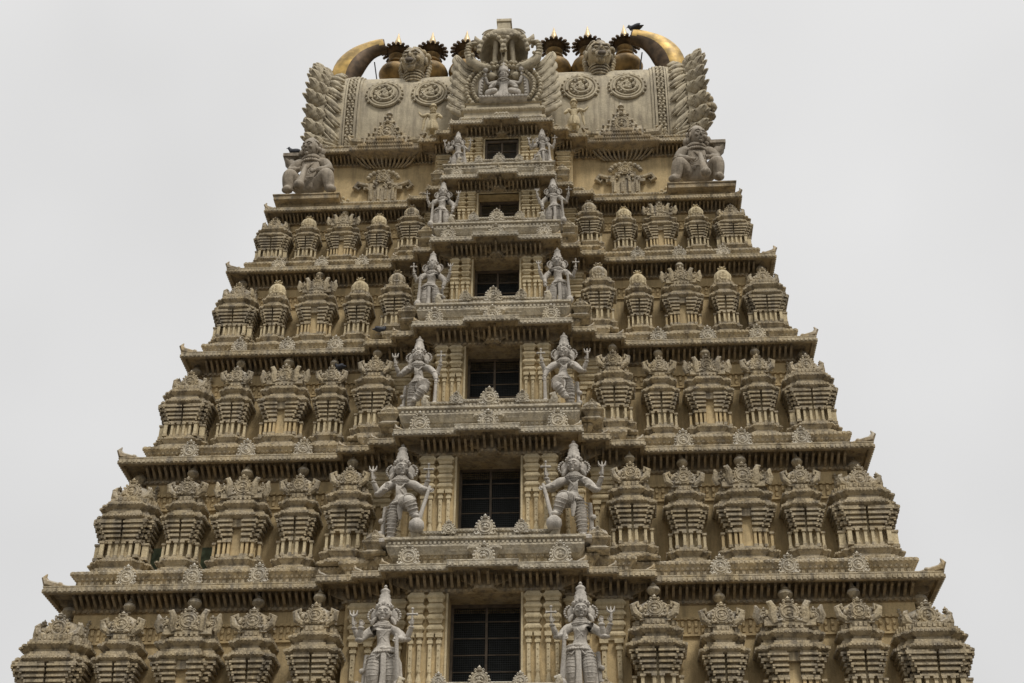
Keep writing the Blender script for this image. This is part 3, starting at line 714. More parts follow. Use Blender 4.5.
for sg in (-1, 1):
    # raised fillets, bead band, and the curling leaf band at the roof's end
    for (xa, xb, gr) in ((5.02, 5.10, .05), (5.12, 5.2, .09), (5.5, 5.56, .09), (5.58, 6.3, .07)):
        mb = MB(); a_, b_ = sorted((sg*xa, sg*xb)); vault(mb, a_, b_, gr); part(mb, 'roof_band', M_ROOF, 50)
    mb = MB()
    for q in range(46):
        p, nn = vp(.02+.8*q/46)
        for xx in (5.28, 5.42): mb.ball((sg*(xx+.03*math.sin(q*2.1)), p.x+nn.x*.05, p.y+nn.y*.05), .062, 6)
    part(mb, 'roof_bead_band', M_ROOF, 50)
    mb = MB()
    for q in range(9):
        t0 = .03+.78*q/9
        pts = []; rad = []
        for j in range(6):
            v = j/5; p, nn = vp(min(.97, t0+.10*v**1.5)); xx = 5.66+.58*v
            pts.append((sg*xx, p.x+nn.x*(.10+.05*math.sin(v*3.1)), p.y+nn.y*.1+.03)); rad.append(.11*(1-.55*v)*(.6+v) if j else .05)
        mb.tube(pts, [.03, .09, .12, .11, .07, .02], 8)
        mb.tube([(x-sg*.02, y-.02, z-.15) for x, y, z in pts], [.02, .05, .07, .06, .04, .015], 7)
        mb.tube([(x+sg*.06, y-.03, z-.25) for x, y, z in pts[1:5]], [.02, .04, .04, .015], 6)
    part(mb, 'roof_leaf_band', M_ROOF, 50)
    # end horseshoe: thick disc rim with flame leaves standing out all round
    mb = MB(); a_, b_ = sorted((sg*6.25, sg*6.62)); vault(mb, a_, b_, .14)
    part(mb, 'gable_end', M_ROOF, 50)
    g = random.Random(5+sg)
    for q in range(24):
        t = q/23; ang = R(-52+284*t); 
        # leaf rooted on the rim, following the full horseshoe
        yy = YC-2.2*math.cos(ang) if False else None
        n_ = len(full)-3; s_ = 1+t*n_; a = int(s_); u_ = s_-a
        p = Vector(full[a]).lerp(Vector(full[min(a+1, len(full)-1)]), u_)
        d = (Vector(full[min(a+1, len(full)-1)])-Vector(full[a])).normalized(); nn = Vector((-d.y, d.x))
        if q in (0, 23): continue
        mb = MB(); L_ = g.uniform(.50, .64); lo = g.uniform(-.04, .04)
        for (dx_, ln_, wd_, dd) in ((0, 1.0, .21, 0), (-.18, .8, .15, .06), (.16, .82, .15, .05)):
            path = []
            for (o1, o2) in ((0, 0), (.08, .14), (.16, .30), (.24, .48), (.36, .64)):
                path.append((sg*(6.38+dx_+(o1*1.25+dx_*.8*o2)*ln_+lo), p.x+nn.x*(.06+o2*L_*1.15*ln_)-.05+dd, p.y+nn.y*(.06+o2*L_*1.15*ln_)+o2*.55*ln_-.12))
            leaf(mb, path, wd_, .45, 4)
        part(mb, 'flame_leaf', M_ROOF, 60)
    # lion mask boss projecting from the middle of the gable end
    mb = MB()
    mb.ball((0, 0, 0), .62, 14, (.8, 1, 1.05)); mb.ball((sg*.42, -.12, -.05), .26, 10, (1.2, 1, .8)); mb.ball((sg*.40, 0, -.36), .2, 9, (1.4, 1.3, .6))
    for s2 in (-1, 1):
        mb.ball((sg*.45, s2*.28, .18), .16, 9); mb.tube([(sg*.2, s2*.3, .35), (sg*.3, s2*.5, .6), (sg*.2, s2*.6, .8)], [.13, .1, .02], 7)
        mb.ball((sg*.1, s2*.55, .1), .25, 9, (.5, 1, 1)); mb.ball((sg*.55, s2*.16, -.22), .09, 7)
    blobs(mb, sg*.1, 0, 0, .3, .7, 30, .12, .55, 4)
    part(mb, 'lion_mask', M_STONE, 60, (sg*6.72, 38.3-YC, 36.2))
    # gilded horn curving up and inwards from the roof's shoulder
    path = []; rad = []
    for j in range(13):
        t = j/12; a = R(2+80*t); path.append((sg*(4.30+1.60*math.cos(a)), 37.3, 36.95+1.95*math.sin(a))); rad.append((.46+.10*math.sin(math.pi*min(1, t*1.3)))*(1-.42*max(0, t-.3)))
    mb = MB(); mb.tube(path, rad, 32, .7)
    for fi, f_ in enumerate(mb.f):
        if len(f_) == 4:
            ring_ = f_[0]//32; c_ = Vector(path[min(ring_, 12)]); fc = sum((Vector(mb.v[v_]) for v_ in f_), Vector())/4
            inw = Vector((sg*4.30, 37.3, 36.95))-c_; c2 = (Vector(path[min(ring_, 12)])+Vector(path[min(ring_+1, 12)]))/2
            if (fc-c2).dot(inw.normalized()) > .10: mb.m[fi] = 1  # faces on the inner side of the curve take the darker copper
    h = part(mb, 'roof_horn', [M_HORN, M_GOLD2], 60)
    mb = MB(); q = path[-1]; mb.tube([(q[0], q[1], q[2]), (q[0]-sg*.05, q[1], q[2]+.01)], [rad[-1]*.97, rad[-1]*.9], 14, .7); part(mb, 'horn_cap', M_GOLD2, 60, (0, 0, 0), h)
    mb = MB(); mb.tube([(sg*4.7, 37.6, 37.2), (sg*4.85, 37.4, 38.2)], .025, 6); part(mb, 'horn_strut', M_IRON)
    # paired scroll medallions and a bust between them on the vault
    for dx in (-.62, .62):
        mb = MB(); r_ = .52
        for rr, w_ in ((.50, .05), (.40, .045), (.30, .04)): mb.ring((0, -.02, 0), rr, w_, 24, 6)
        g = random.Random(3)
        sp_ = []
        for q in range(22):
            a = R(200-q*26); r0 = .44-.017*q; sp_.append((r0*math.cos(a), -.05, r0*math.sin(a)))
        mb.tube(sp_, [.06]*21+[.03], 7)
        for q in range(55):
            a = g.uniform(0, 6.28); rr = g.uniform(0, .36); mb.ball((rr*math.cos(a), -.05, rr*math.sin(a)+.04), g.uniform(.035, .075), 6)
        for q in range(16):
            a = R(-30+240*q/15); mb.ball((.56*math.cos(a), -.01, .56*math.sin(a)), .055, 6)
        o = part(mb, 'scroll_medallion', M_ROOF, 50, (sg*3.40+dx*1.30, 36.40-YC, 35.62)); o.rotation_euler = (R(-3), 0, 0); o.scale = (1.12, 1.3, 1.12)
# ridge moulding
mb = MB(); mb.box(-6.2, 6.2, 38.15, 38.85, 37.6, 37.92, .05); part(mb, 'roof_ridge', M_ROOF)

# ------------------------------------------------------------------ figure tools
def skin(joints, edges, sub=1):
    """joints: name -> (pos, radius or (rx,ry)); returns MB of the skinned surface"""
    names = list(joints); me = bpy.data.meshes.new('tmp'); 
    me.from_pydata([joints[n][0] for n in names], [(names.index(a), names.index(b)) for a, b in edges], [])
    ob = bpy.data.objects.new('tmp', me); col.objects.link(ob)
    ob.modifiers.new('skin', 'SKIN')
    if not me.skin_vertices: me.attributes.new('skin', 'FLOAT', 'POINT') if False else None
    lay = me.skin_vertices
    if len(lay) == 0:
        import bmesh
        bm = bmesh.new(); bm.from_mesh(me); bm.verts.layers.skin.verify(); bm.to_mesh(me); bm.free(); lay = me.skin_vertices
    for i, n in enumerate(names):
        r_ = joints[n][1]; lay[0].data[i].radius = r_ if isinstance(r_, tuple) else (r_, r_); lay[0].data[i].use_root = (i == 0)
    ob.modifiers['skin'].branch_smoothing = 0.6
    ss = ob.modifiers.new('sub', 'SUBSURF'); ss.levels = sub; ss.render_levels = sub
    dg = bpy.context.evaluated_depsgraph_get(); ev = ob.evaluated_get(dg); m2 = ev.to_mesh()
    mb = MB(); mb.add([v.co.copy() for v in m2.vertices], [tuple(p.vertices) for p in m2.polygons]); ev.to_mesh_clear()
    bpy.data.objects.remove(ob); bpy.data.meshes.remove(me)
    return mb
def head(mb, c, s=1.0, turn=0.0, tilt=0.0, fierce=False):
    """face towards -y; s = head half height"""
    t = MB(); 
    t.ball((0, 0, 0), s, 16, (.78, .86, 1.0)); t.ball((0, -.30*s, -.45*s), .55*s, 12, (.95, .9, .85))
    t.tube([(0, -.80*s, .12*s), (0, -.98*s, -.12*s), (0, -.93*s, -.2*s)], [.09*s, .15*s, .13*s], 8)
    for g in (-1, 1):
        t.ball((g*.30*s, -.76*s, .10*s), .15*s, 8, (1.3, .6, .7))
        t.tube([(g*.08*s, -.83*s, .28*s), (g*.32*s, -.80*s, .36*s), (g*.58*s, -.60*s, .24*s)], [.07*s, .08*s, .04*s], 6)
        t.ball((g*.42*s, -.62*s, -.2*s), .2*s, 8); t.ball((g*.80*s, .0, -.1*s), .24*s, 8, (.5, .8, 1.5))
    if fierce:
        t.ring((0, -.86*s, -.50*s), .27*s, .09*s, 14, 6, sx=1.2, sz=.85); t.ball((0, -.62*s, -.78*s), .3*s, 8)
    else:
        t.tube([(-.24*s, -.78*s, -.44*s), (0, -.87*s, -.47*s), (.24*s, -.78*s, -.44*s)], [.03*s, .085*s, .03*s], 6)
        t.tube([(-.18*s, -.77*s, -.55*s), (0, -.85*s, -.58*s), (.18*s, -.77*s, -.55*s)], [.03*s, .08*s, .03*s], 6)
    t.ball((0, -.70*s, -.82*s), .2*s, 8)
    mb.merge(t, Matrix.Translation(c) @ Matrix.Rotation(turn, 4, 'Z') @ Matrix.Rotation(tilt, 4, 'X'))
def hand(mb, c, d, s=.07, up=(0, 0, 1), curl=.6, mirror=1):
    """palm plus four fingers and a thumb; d = direction the hand points"""
    c = Vector(c); d = Vector(d).normalized(); side = d.cross(Vector((0, -1, 0)))
    side = side.normalized() if side.length > .1 else Vector((1, 0, 0)); nrm = side.cross(d)
    mb.tube([c-d*s*.5, c+d*s*.3, c+d*s*.9], [s*.42, s*.58, s*.5], 7)
    for q in range(4):
        o = side*(q-1.5)*s*.30; ln = (.8, .95, .9, .7)[q]*s
        a = c+d*s*.85+o; b = a+d*ln*.6; e_ = b+d*ln*.35*(1-curl)+Vector((0, -1, 0))*ln*.5*curl
        mb.tube([a, b, e_], [s*.17, s*.15, s*.10], 6)
    a = c+side*mirror*s*.45; mb.tube([a, a+side*mirror*s*.35+d*s*.35, a+side*mirror*s*.4+d*s*.8], [s*.2, s*.17, s*.1], 6)

def guardian(name, pose, mir, flip, loc, height, label, mat=None):
    """door guardian of the temple: four arms, tall crown, staff. mir=-1 mirrors the pose; overall height includes the crown"""
    mat = mat or M_STATUE
    root = empty(name, loc); tag(root, label, 'statue', 'guardian statues beside the openings')
    S = height/2.62; root.scale = (S*1.07, S*1.05, S)
    X = lambda x: x*mir
    sway = .07
    J = {}
    J['hip'] = ((X(sway), 0, 1.00), (.24, .18)); J['waist'] = ((X(.03), -.01, 1.20), (.18, .145)); J['chest'] = ((0, -.03, 1.42), (.245, .18))
    J['sh'] = ((0, 0, 1.58), (.15, .11)); J['neck'] = ((0, 0, 1.70), .065); J['nk2'] = ((0, -.01, 1.80), .065)
    E = [('hip', 'waist'), ('waist', 'chest'), ('chest', 'sh'), ('sh', 'neck'), ('neck', 'nk2')]
    def limb(tag_, pts, rad, start):
        prev = start
        for q, (p, r_) in enumerate(zip(pts, rad)):
            n = f'{tag_}{q}'; r_ = r_*1.22 if not isinstance(r_, tuple) else r_; J[n] = ((X(p[0]), p[1], p[2]), r_); E.append((prev, n)); prev = n
    hands = []
    for g in (-1, 1):
        limb(f'u{g}', [(g*.25, .02, 1.56), (g*.50, .04, 1.34), (g*.60, -.10, 1.56)], [.10, .065, .045], 'sh'); hands.append((g*.61, -.12, 1.64, (g*.05, -.1, 1)))
    if pose == 'raised':    # one leg lifted, its foot resting on the mace head
        limb('l1', [(.28, -.08, 1.50), (.50, -.16, 1.32), (.64, -.24, 1.26)], [.095, .07, .05], 'sh'); hands.append((.68, -.27, 1.24, (.5, -.3, -.4)))
        limb('l-1', [(-.28, -.08, 1.48), (-.46, -.18, 1.20), (-.30, -.32, 1.24)], [.095, .07, .05], 'sh'); hands.append((-.27, -.34, 1.30, (.2, -.1, 1)))
        limb('r', [(-.12, 0, .92), (-.15, -.03, .52), (-.17, .02, .12)], [.145, .10, .07], 'hip'); limb('rf', [(-.2, -.16, .06)], [(.07, .05)], 'r2')
        limb('s', [(.12, -.10, .98), (.26, -.42, .92), (.38, -.30, .56)], [.15, .125, .08], 'hip'); limb('sf', [(.46, -.46, .48)], [(.07, .05)], 's2')
        mace = [(.66, -.28, 1.26), (.46, -.40, .30)]; headp = (.44, -.42, .28)
    elif pose == 'crossed':
        limb('l1', [(.28, -.06, 1.50), (.46, -.14, 1.28), (.52, -.22, 1.02)], [.095, .07, .05], 'sh'); hands.append((.52, -.24, .96, (0, -.2, -1)))
        limb('l-1', [(-.28, -.08, 1.48), (-.42, -.18, 1.22), (-.22, -.32, 1.30)], [.095, .07, .05], 'sh'); hands.append((-.20, -.34, 1.36, (.2, -.1, 1)))
        limb('r', [(-.12, 0, .92), (-.14, -.03, .52), (-.14, .02, .12)], [.15, .115, .08], 'hip'); limb('rf', [(-.18, -.16, .06)], [(.07, .05)], 'r2')
        limb('s', [(.13, -.05, .95), (.20, -.30, .66), (-.02, -.20, .36)], [.15, .12, .08], 'hip'); limb('sf', [(-.06, -.34, .28)], [(.06, .05)], 's2')
        mace = [(.52, -.24, 1.0), (.50, -.22, .10)]; headp = (.50, -.22, .14)
    else:
        limb('l1', [(.28, -.08, 1.50), (.42, -.16, 1.26), (.34, -.32, 1.22)], [.095, .07, .05], 'sh'); hands.append((.32, -.36, 1.22, (-.1, -.3, -.8)))
        if pose == 'sway': limb('l-1', [(-.28, -.04, 1.48), (-.44, -.06, 1.22), (-.40, -.14, .98)], [.09, .065, .05], 'sh'); hands.append((-.40, -.16, .92, (0, -.1, -1)))
        else: limb('l-1', [(-.28, -.08, 1.48), (-.46, -.16, 1.26), (-.42, -.30, 1.48)], [.09, .065, .05], 'sh'); hands.append((-.42, -.32, 1.54, (0, -.1, 1)))
        limb('r', [(-.12, 0, .90), (-.16, -.06, .52), (-.15, .02, .12)], [.17, .135, .10], 'hip'); limb('rf', [(-.2, -.16, .06)], [(.07, .05)], 'r2')
        limb('s', [(.14, 0, .90), (.20, -.06, .52), (.19, .02, .12)], [.17, .135, .10], 'hip'); limb('sf', [(.26, -.16, .06)], [(.07, .05)], 's2')
        mace = [(.34, -.38, 1.22), (.40, -.30, .10)]; headp = (.41, -.30, .14)
    mb = skin(J, E, 2)
    turn = X(.35) if pose in ('raised', 'crossed') else X(-.06)*1
    head(mb, (0, -.05, 1.93), .19, turn, .12)
    for (x, y, z, d) in hands: hand(mb, (X(x), y, z), (X(d[0]), d[1], d[2]), .075, mirror=-1 if X(x) > 0 else 1)
    part(mb, 'body', mat, 60, (0, 0, 0), root)
    # clothing: folds round the legs, belt, sash
    mb = MB()
    def rings(a, b, ra, rb, n):
        a = Vector(J[a][0]); b = Vector(J[b][0])
        for q in range(n):
            t = (q+.5)/n; c = a.lerp(b, t); mb2 = MB(); rr = ra+(rb-ra)*t
            mb2.ring((0, 0, 0), rr-.004, .013, 18, 5, ax='z')
            z_ = (b-a).normalized(); mb.merge(mb2, Matrix.Translation(c) @ z_.to_track_quat('Z', 'Y').to_matrix().to_4x4())
    for l in 'rs': rings(f'{l}0', f'{l}1', .19, .15, 5); rings(f'{l}1', f'{l}2', .145, .105, 4)
    hx = X(sway)
    mb.lathe([(.24, -.07), (.275, -.05), (.275, -.02), (.25, 0), (.265, .03), (.24, .06)], hx, 0, 1.04, 20, 1, .78)
    for q in range(13):
        a = R(200+140*q/12); mb.ball((hx+.275*math.cos(a), .235*math.sin(a), .97), .036, 6)
    mb.ball((hx, -.2, 1.05), .06, 8, (1.3, .7, 1))
    if pose in ('stand', 'sway'):
        mb.tube([(hx, -.2, 1.0), (hx, -.23, .8), (hx+.01, -.22, .5), (hx, -.2, .14)], [.06, .06, .055, .075], 8, .5)
        for g in (-1, 1):
            mb.tube([(hx+g*.2, -.06, 1.0), (hx+g*.30, -.03, .75), (hx+g*.33, 0, .4), (hx+g*.36, 0, .18)], [.05, .06, .06, .04], 7, .6)
            mb.tube([(hx+g*.03, -.21, .98), (hx+g*.13, -.2, .84), (hx+g*.21, -.13, .92)], .022, 6)
    else:
        mb.tube([(hx-X(.02), -.18, 1.0), (hx-X(.04), -.2, .8), (hx-X(.03), -.16, .55)], [.06, .07, .03], 8, .5)
    part(mb, 'garment', mat, 60, (0, 0, 0), root)
    mb = MB()   # jewellery: collar, chest cords, armlets, anklets
    for rr, zz, yy in ((.12, 1.70, -.03), (.17, 1.63, -.05), (.215, 1.57, -.055)): mb.ring((0, yy, zz), rr, .022, 20, 6, ax='z', sz=.85)
    mb.tube([(X(-.17), -.1, 1.6), (X(-.06), -.19, 1.42), (X(.08), -.16, 1.24), (X(.16), -.06, 1.1)], .02, 6)
    mb.tube([(X(.17), -.1, 1.6), (X(.08), -.19, 1.42), (X(-.04), -.17, 1.28)], .018, 6)
    for q in range(9):
        a = R(215+110*q/8); mb.ball((.2*math.cos(a), -.02+.17*math.sin(a), 1.53), .03, 6)
    for n in [x for x in J if x[-1] in '12' and x[0] in 'ul' and (x.startswith('u') or x.startswith('l'))]:
        r_ = J[n][1]; mb.ball(J[n][0], r_*1.22, 8, (1, 1, .55))
    for n in ('r2', 's2'): mb.ball(J[n][0], .105, 9, (1, 1, .5))
    part(mb, 'jewellery', mat, 60, (0, 0, 0), root)
    # crown, ear discs and halo ring
    mb = MB()
    mb.lathe([(.165, 0), (.185, .03), (.175, .07), (.15, .09), (.155, .14), (.13, .17), (.138, .24), (.11, .29), (.12, .33), (.085, .38), (.10, .42), (.105, .45), (.07, .49), (.03, .52), (.045, .55), (.01, .60)], 0, .0, 2.03, 16)
    for q in range(12):
        a = R(30*q); mb.ball((.17*math.cos(a), .17*math.sin(a), 2.10), .032, 6)
    mb.ball((0, -.17, 2.13), .05, 7, (1, .6, 1.5))
    part(mb, 'crown', mat, 60, (0, 0, 0), root)
    mb = MB()
    for g in (-1, 1):
        mb.ball((g*.19, .07, 1.90), .15, 12, (.75, .5, 1.25))
        for q in range(9):
            a = R(-90+g*20*q) ; mb.ball((g*.20+.14*math.cos(a)*1.0, .02, 1.90+.16*math.sin(a)), .03, 6)
        mb.tube([(g*.16, -.02, 1.84), (g*.22, -.05, 1.74), (g*.25, -.03, 1.66)], [.03, .05, .03], 6)
    part(mb, 'hair', mat, 60, (0, 0, 0), root)
    # attributes in the raised hands
    mb = MB(); x = X(-.62)
    mb.tube([(x, -.16, 1.62), (x+X(-.01), -.17, 1.80)], [.022, .028], 6)
    for d in (-.085, 0, .085): mb.tube([(x, -.17, 1.80), (x+d*.8, -.17, 1.86), (x+d, -.17, 1.96)], [.03, .026, .008], 6)
    part(mb, 'trident', mat, 60, (0, 0, 0), root)
    mb = MB(); x = X(.62)
    mb.tube([(x, -.16, 1.62), (x, -.17, 1.96)], [.024, .018], 6); mb.tube([(x-.09, -.17, 1.84), (x+.09, -.17, 1.84)], .026, 6)
    for d in (-.09, .09): mb.ball((x+d, -.17, 1.84), .035, 6)
    mb.ball((x, -.17, 1.97), .035, 6)
    part(mb, 'axe', mat, 60, (0, 0, 0), root)
    mb = MB(); a = Vector((X(mace[0][0]), mace[0][1], mace[0][2])); b = Vector((X(mace[1][0]), mace[1][1], mace[1][2]))
    mb.tube([a+(a-b)*.08, a, a.lerp(b, .5), b], [.035, .04, .045, .055], 8)
    hp = (X(headp[0]), headp[1], headp[2])
    if pose == 'raised': mb.lathe([(.05, -.20), (.13, -.17), (.17, -.07), (.16, .05), (.09, .13), (.04, .16)], hp[0], hp[1], hp[2]+.0, 16)
    else: mb.lathe([(.05, -.14), (.10, -.1), (.12, 0), (.08, .1), (.04, .14)], hp[0], hp[1], hp[2], 12)
    part(mb, 'mace', mat, 60, (0, 0, 0), root)
    mb = MB(); mb.tube([(X(-.34), .08, .0), (X(-.36), .10, .5), (X(-.33), .1, 1.0)], [.06, .05, .05], 7)
    for zz in (.3, .62): mb.ball((X(-.40), .06, zz), .07, 7)
    part(mb, 'support_post', mat, 60, (0, 0, 0), root)
    mb = MB(); mb.loft(rect(-.36, .36, -.36 if pose == 'raised' else -.32, .3), [(0, -.10), (0, -.03), (-.03, 0)])
    part(mb, 'base_slab', mat, None, (0, 0, 0), root)
    return root

POS = {7: (2.42, 'stand', 'lowest'), 6: (2.52, 'raised', ''), 5: (2.18, 'crossed', ''), 4: (1.86, 'sway', ''), 3: (1.74, 'sway', ''), 2: (1.40, 'stand', '')}
LAB = {7: ('grey guardian standing straight with tall crown, {s} of the lowest window',), 6: ('grey guardian with one leg lifted onto a mace, {s} of the second lowest window',), 5: ('grey guardian with legs crossed, {s} of the third window from below',), 4: ('grey swaying guardian {s} of the fourth window from below',), 3: ('grey guardian statue {s} of the second highest window',), 2: ('small grey guardian statue {s} of the topmost low window',)}
SX = {7: .90, 6: .885, 5: .815, 4: .82, 3: .875, 2: .76}
HT = {7: 2.72, 6: 2.80, 5: 2.46, 4: 2.10, 3: 1.90, 2: 1.62}
for s in (7, 6, 5, 4, 3, 2):
    z0, W0, F0, wc0, P0 = LV[s]; k = KC[s]
    for sg in (-1, 1):
        m = {'stand': 1, 'raised': 1 if sg < 0 else -1, 'crossed': 1 if sg < 0 else -1, 'sway': 1 if sg > 0 else -1}[POS[s][1]]
        if s == 7 and sg > 0: m = -1
        guardian('guardian_statue', POS[s][1], m, 0, (sg*wc0*SX[s], F0-P0+.80*k, z0+.90*k), HT[s], LAB[s][0].format(s='left' if sg < 0 else 'right'))

# squatting giants on the roof's corners
def giant(loc, mir, label):
    root = empty('squatting_guardian_statue', loc); tag(root, label, 'statue', 'squatting giants at the roof corners'); root.scale = (1.12, 1.10, 1.26)
    X = lambda x: x*mir
    J = {'hip': ((0, .12, .50), (.30, .24)), 'belly': ((0, .0, .78), (.34, .31)), 'chest': ((0, 0, 1.10), (.42, .30)), 'sh': ((0, .02, 1.34), (.25, .17)), 'neck': ((X(-.02), -.03, 1.48), .13), 'nk2': ((X(-.03), -.05, 1.56), .12)}
    E = [('hip', 'belly'), ('belly', 'chest'), ('chest', 'sh'), ('sh', 'neck'), ('neck', 'nk2')]
    def limb(t, pts, rad, start):
        prev = start
        for q, (p, r_) in enumerate(zip(pts, rad)): n = f'{t}{q}'; J[n] = ((X(p[0]), p[1], p[2]), r_); E.append((prev, n)); prev = n
    limb('a', [(.40, 0, 1.28), (.56, -.10, .98), (.22, -.34, .80)], [.19, .155, .11], 'sh')
    limb('b', [(-.40, .02, 1.28), (-.60, -.04, .98), (-.36, -.34, .86)], [.19, .155, .11], 'sh')
    limb('c', [(.28, -.02, .46), (.58, -.40, .72), (.66, -.28, .22)], [.26, .235, .15], 'hip'); limb('cf', [(.84, -.48, .10)], [(.12, .08)], 'c2')
    limb('d', [(-.28, -.02, .46), (-.58, -.40, .72), (-.54, -.30, .22)], [.26, .235, .15], 'hip'); limb('df', [(-.60, -.52, .10)], [(.12, .08)], 'd2')
    mb = skin(J, E, 2); head(mb, (X(-.05), -.12, 1.72), .29, X(-.45), .15)
    hand(mb, (X(.16), -.38, .78), (X(-.6), -.2, -.4), .11); hand(mb, (X(-.30), -.38, .84), (X(.7), -.2, -.2), .11, mirror=-1)
    part(mb, 'body', M_DARKST, 60, (0, 0, 0), root)
    mb = MB()
    mb.lathe([(.24, .0), (.27, .04), (.24, .1), (.18, .17), (.10, .2), (.1, .25), (.02, .32)], X(-.05), -.04, 1.84, 14)
    for q in range(30):
        a = R(-20+220*q/29); mb.ball((X(-.05)+.25*math.cos(a), .22*math.sin(a)+.02, 1.72+.14*math.sin(q*1.7)), .085, 7)
    for q in range(26):
        a = R(10+160*q/25); mb.ball((X(-.05)+.33*math.cos(a), .16*math.sin(a)+.02, 1.60+.1*math.cos(q*2.3)), .10, 7, (1, 1, 1.3))
    part(mb, 'hair', M_DARKST, 60, (0, 0, 0), root)
    mb = MB(); mb.tube([(X(-.06), -.44, .90), (X(-.10), -.58, .45), (X(-.14), -.66, .16)], [.06, .09, .13], 10); mb.ball((X(-.15), -.66, .12), .16, 10, (1, 1, .8))
    part(mb, 'mace', M_DARKST, 60, (0, 0, 0), root)
    mb = MB()
    for rr, zz in ((.2, 1.46), (.28, 1.38)): mb.ring((0, -.02, zz), rr, .04, 18, 6, ax='z', sz=.85)
    mb.ring((0, .05, .66), .32, .045, 20, 6, ax='z', sz=.85); mb.tube([(X(.26), -.1, 1.36), (0, -.26, 1.05), (X(-.24), -.18, .8)], .035, 6)
    for n in ('a1', 'b1'): mb.ball(J[n][0], .155, 8, (1, 1, .5))
    for n in ('c2', 'd2'): mb.ball(J[n][0], .15, 8, (1, 1, .5))
    blobs(mb, 0, -.18, .58, .3, .1, 16, .06, .04, 2)
    for q in range(13):
        a = R(200+140*q/12); mb.ball((.30*math.cos(a), .02+.27*math.sin(a), 1.26), .05, 6)

    part(mb, 'jewellery', M_DARKST, 60, (0, 0, 0), root)
    mb = MB(); mb.tube([(X(-.46), .06, 1.10), (X(-.66), .08, 1.38), (X(-.76), .06, 1.50), (X(-.5), .02, 1.56)], [.14, .17, .15, .1], 8); mb.box(min(X(-.86), X(-.4)), max(X(-.86), X(-.4)), -.12, .2, 1.50, 1.60)
    part(mb, 'shoulder_club', M_DARKST, 60, (0, 0, 0), root)
    mb = MB(); mb.loft(rect(-.90, .98, -.42, .5), [(0, -.16), (0, -.05), (.03, -.04), (.03, -.01), (0, 0)])
    part(mb, 'base_slab', M_CORN, None, (0, 0, 0), root)
    return root
giant((-6.30, 35.60, 30.33), 1, 'brown squatting giant statue with mace on the left corner of the roof storey')
giant((6.30, 35.60, 30.30), -1, 'brown squatting giant statue with mace on the right corner of the roof storey')

# attendants standing at the foot of the roof panel
for sg in (-1, 1):
    root = empty('attendant_statue', (sg*2.36, 35.6, 32.95)); root.scale = (.92, 1.0, .95); tag(root, 'small cream attendant standing before the roof panel, %s of the central niche' % ('left' if sg < 0 else 'right'), 'statue', 'attendants on the roof cornice')
    X = lambda x: x*sg
    J = {'hip': ((0, 0, .62), (.15, .12)), 'chest': ((0, 0, .92), (.16, .12)), 'nk': ((0, 0, 1.1), .06), 'a0': ((X(.2), -.02, 1.02), .07), 'a1': ((X(.38), -.1, .86), .055), 'a2': ((X(.5), -.1, 1.02), .04),
         'b0': ((X(-.2), -.02, 1.02), .07), 'b1': ((X(-.34), -.08, .8), .055), 'b2': ((X(-.2), -.2, .78), .04), 'c0': ((.1, 0, .5), .1), 'c1': ((.12, -.05, .28), .07), 'c2': ((.12, 0, .05), .05), 'd0': ((-.1, 0, .5), .1), 'd1': ((-.12, -.05, .28), .07), 'd2': ((-.12, 0, .05), .05)}
    E = [('hip', 'chest'), ('chest', 'nk'), ('chest', 'a0'), ('a0', 'a1'), ('a1', 'a2'), ('chest', 'b0'), ('b0', 'b1'), ('b1', 'b2'), ('hip', 'c0'), ('c0', 'c1'), ('c1', 'c2'), ('hip', 'd0'), ('d0', 'd1'), ('d1', 'd2')]
    mb = skin(J, E, 1); head(mb, (0, 0, 1.25), .13); hand(mb, J['a2'][0], (0, 0, 1), .05)
    part(mb, 'body', M_CREAM, 60, (0, 0, 0), root)
    mb = MB(); mb.lathe([(.13, 0), (.15, .03), (.1, .1), (.11, .14), (.03, .22)], 0, 0, 1.33, 10); part(mb, 'crown', M_CREAM, 60, (0, 0, 0), root)
    mb = MB(); mb.lathe([(.20, -.38), (.235, -.34), (.22, -.15), (.19, 0), (.17, .05)], 0, 0, .62, 14, 1, .8, wob=lambda i: 1+.06*(i % 2))
    mb.tube([(0, -.17, .62), (0, -.2, .4), (.02, -.2, .2)], [.05, .05, .04], 6); mb.ring((0, 0, 1.05), .12, .025, 14, 5, ax='z')
    mb.tube([(X(.2), -.02, 1.04), (X(.32), 0, .8), (X(.34), 0, .5), (X(.38), 0, .3)], [.05, .06, .05, .02], 7)
    part(mb, 'garment', M_CREAM, 60, (0, 0, 0), root)

# ------------------------------------------------------------------ central roof niche
fe = empty('roof_niche', (0, 35.7-YC, 33.25), tower)
def npart(mb, name, mat, sm=60): return part(mb, name, mat, sm, (0, 0, 0), fe)
mb = MB(); mb.loft(rect(-1.35, 1.35, -.35, 1.6), [(0, -.3), (0, .1), (.06, .14), (.06, .24), (-.05, .28), (-.05, .5), (.04, .55), (.04, .66), (-.1, .7), (-.12, .92), (-.06, .95)])
mb.row(rect(-1.35, 1.35, -.35, 1.6), .06, .15, .22, .07, .03, .12); mb.row(rect(-1.35, 1.35, -.35, 1.6), .04, .57, .64, .06, .025, .1)
mb.box(-1.2, 1.2, .35, 1.9, .6, 3.0)
npart(mb, 'niche_base', M_ROOF, None)
mb = MB()   # ribbed concentric arches
for rr, w_, yy in ((1.26, .12, -.12), (1.04, .10, -.18)):
    mb.ring((0, yy, 1.72), rr, w_*.6, 30, 8, -38, 218, sz=.92)
    for q in range(34):
        a = R(-35+250*q/33); mb.ball((rr*math.cos(a), yy-w_*.5, 1.72+rr*.92*math.sin(a)), w_*.85, 7, (.8, 1, .8))
npart(mb, 'niche_arch', M_ROOF)
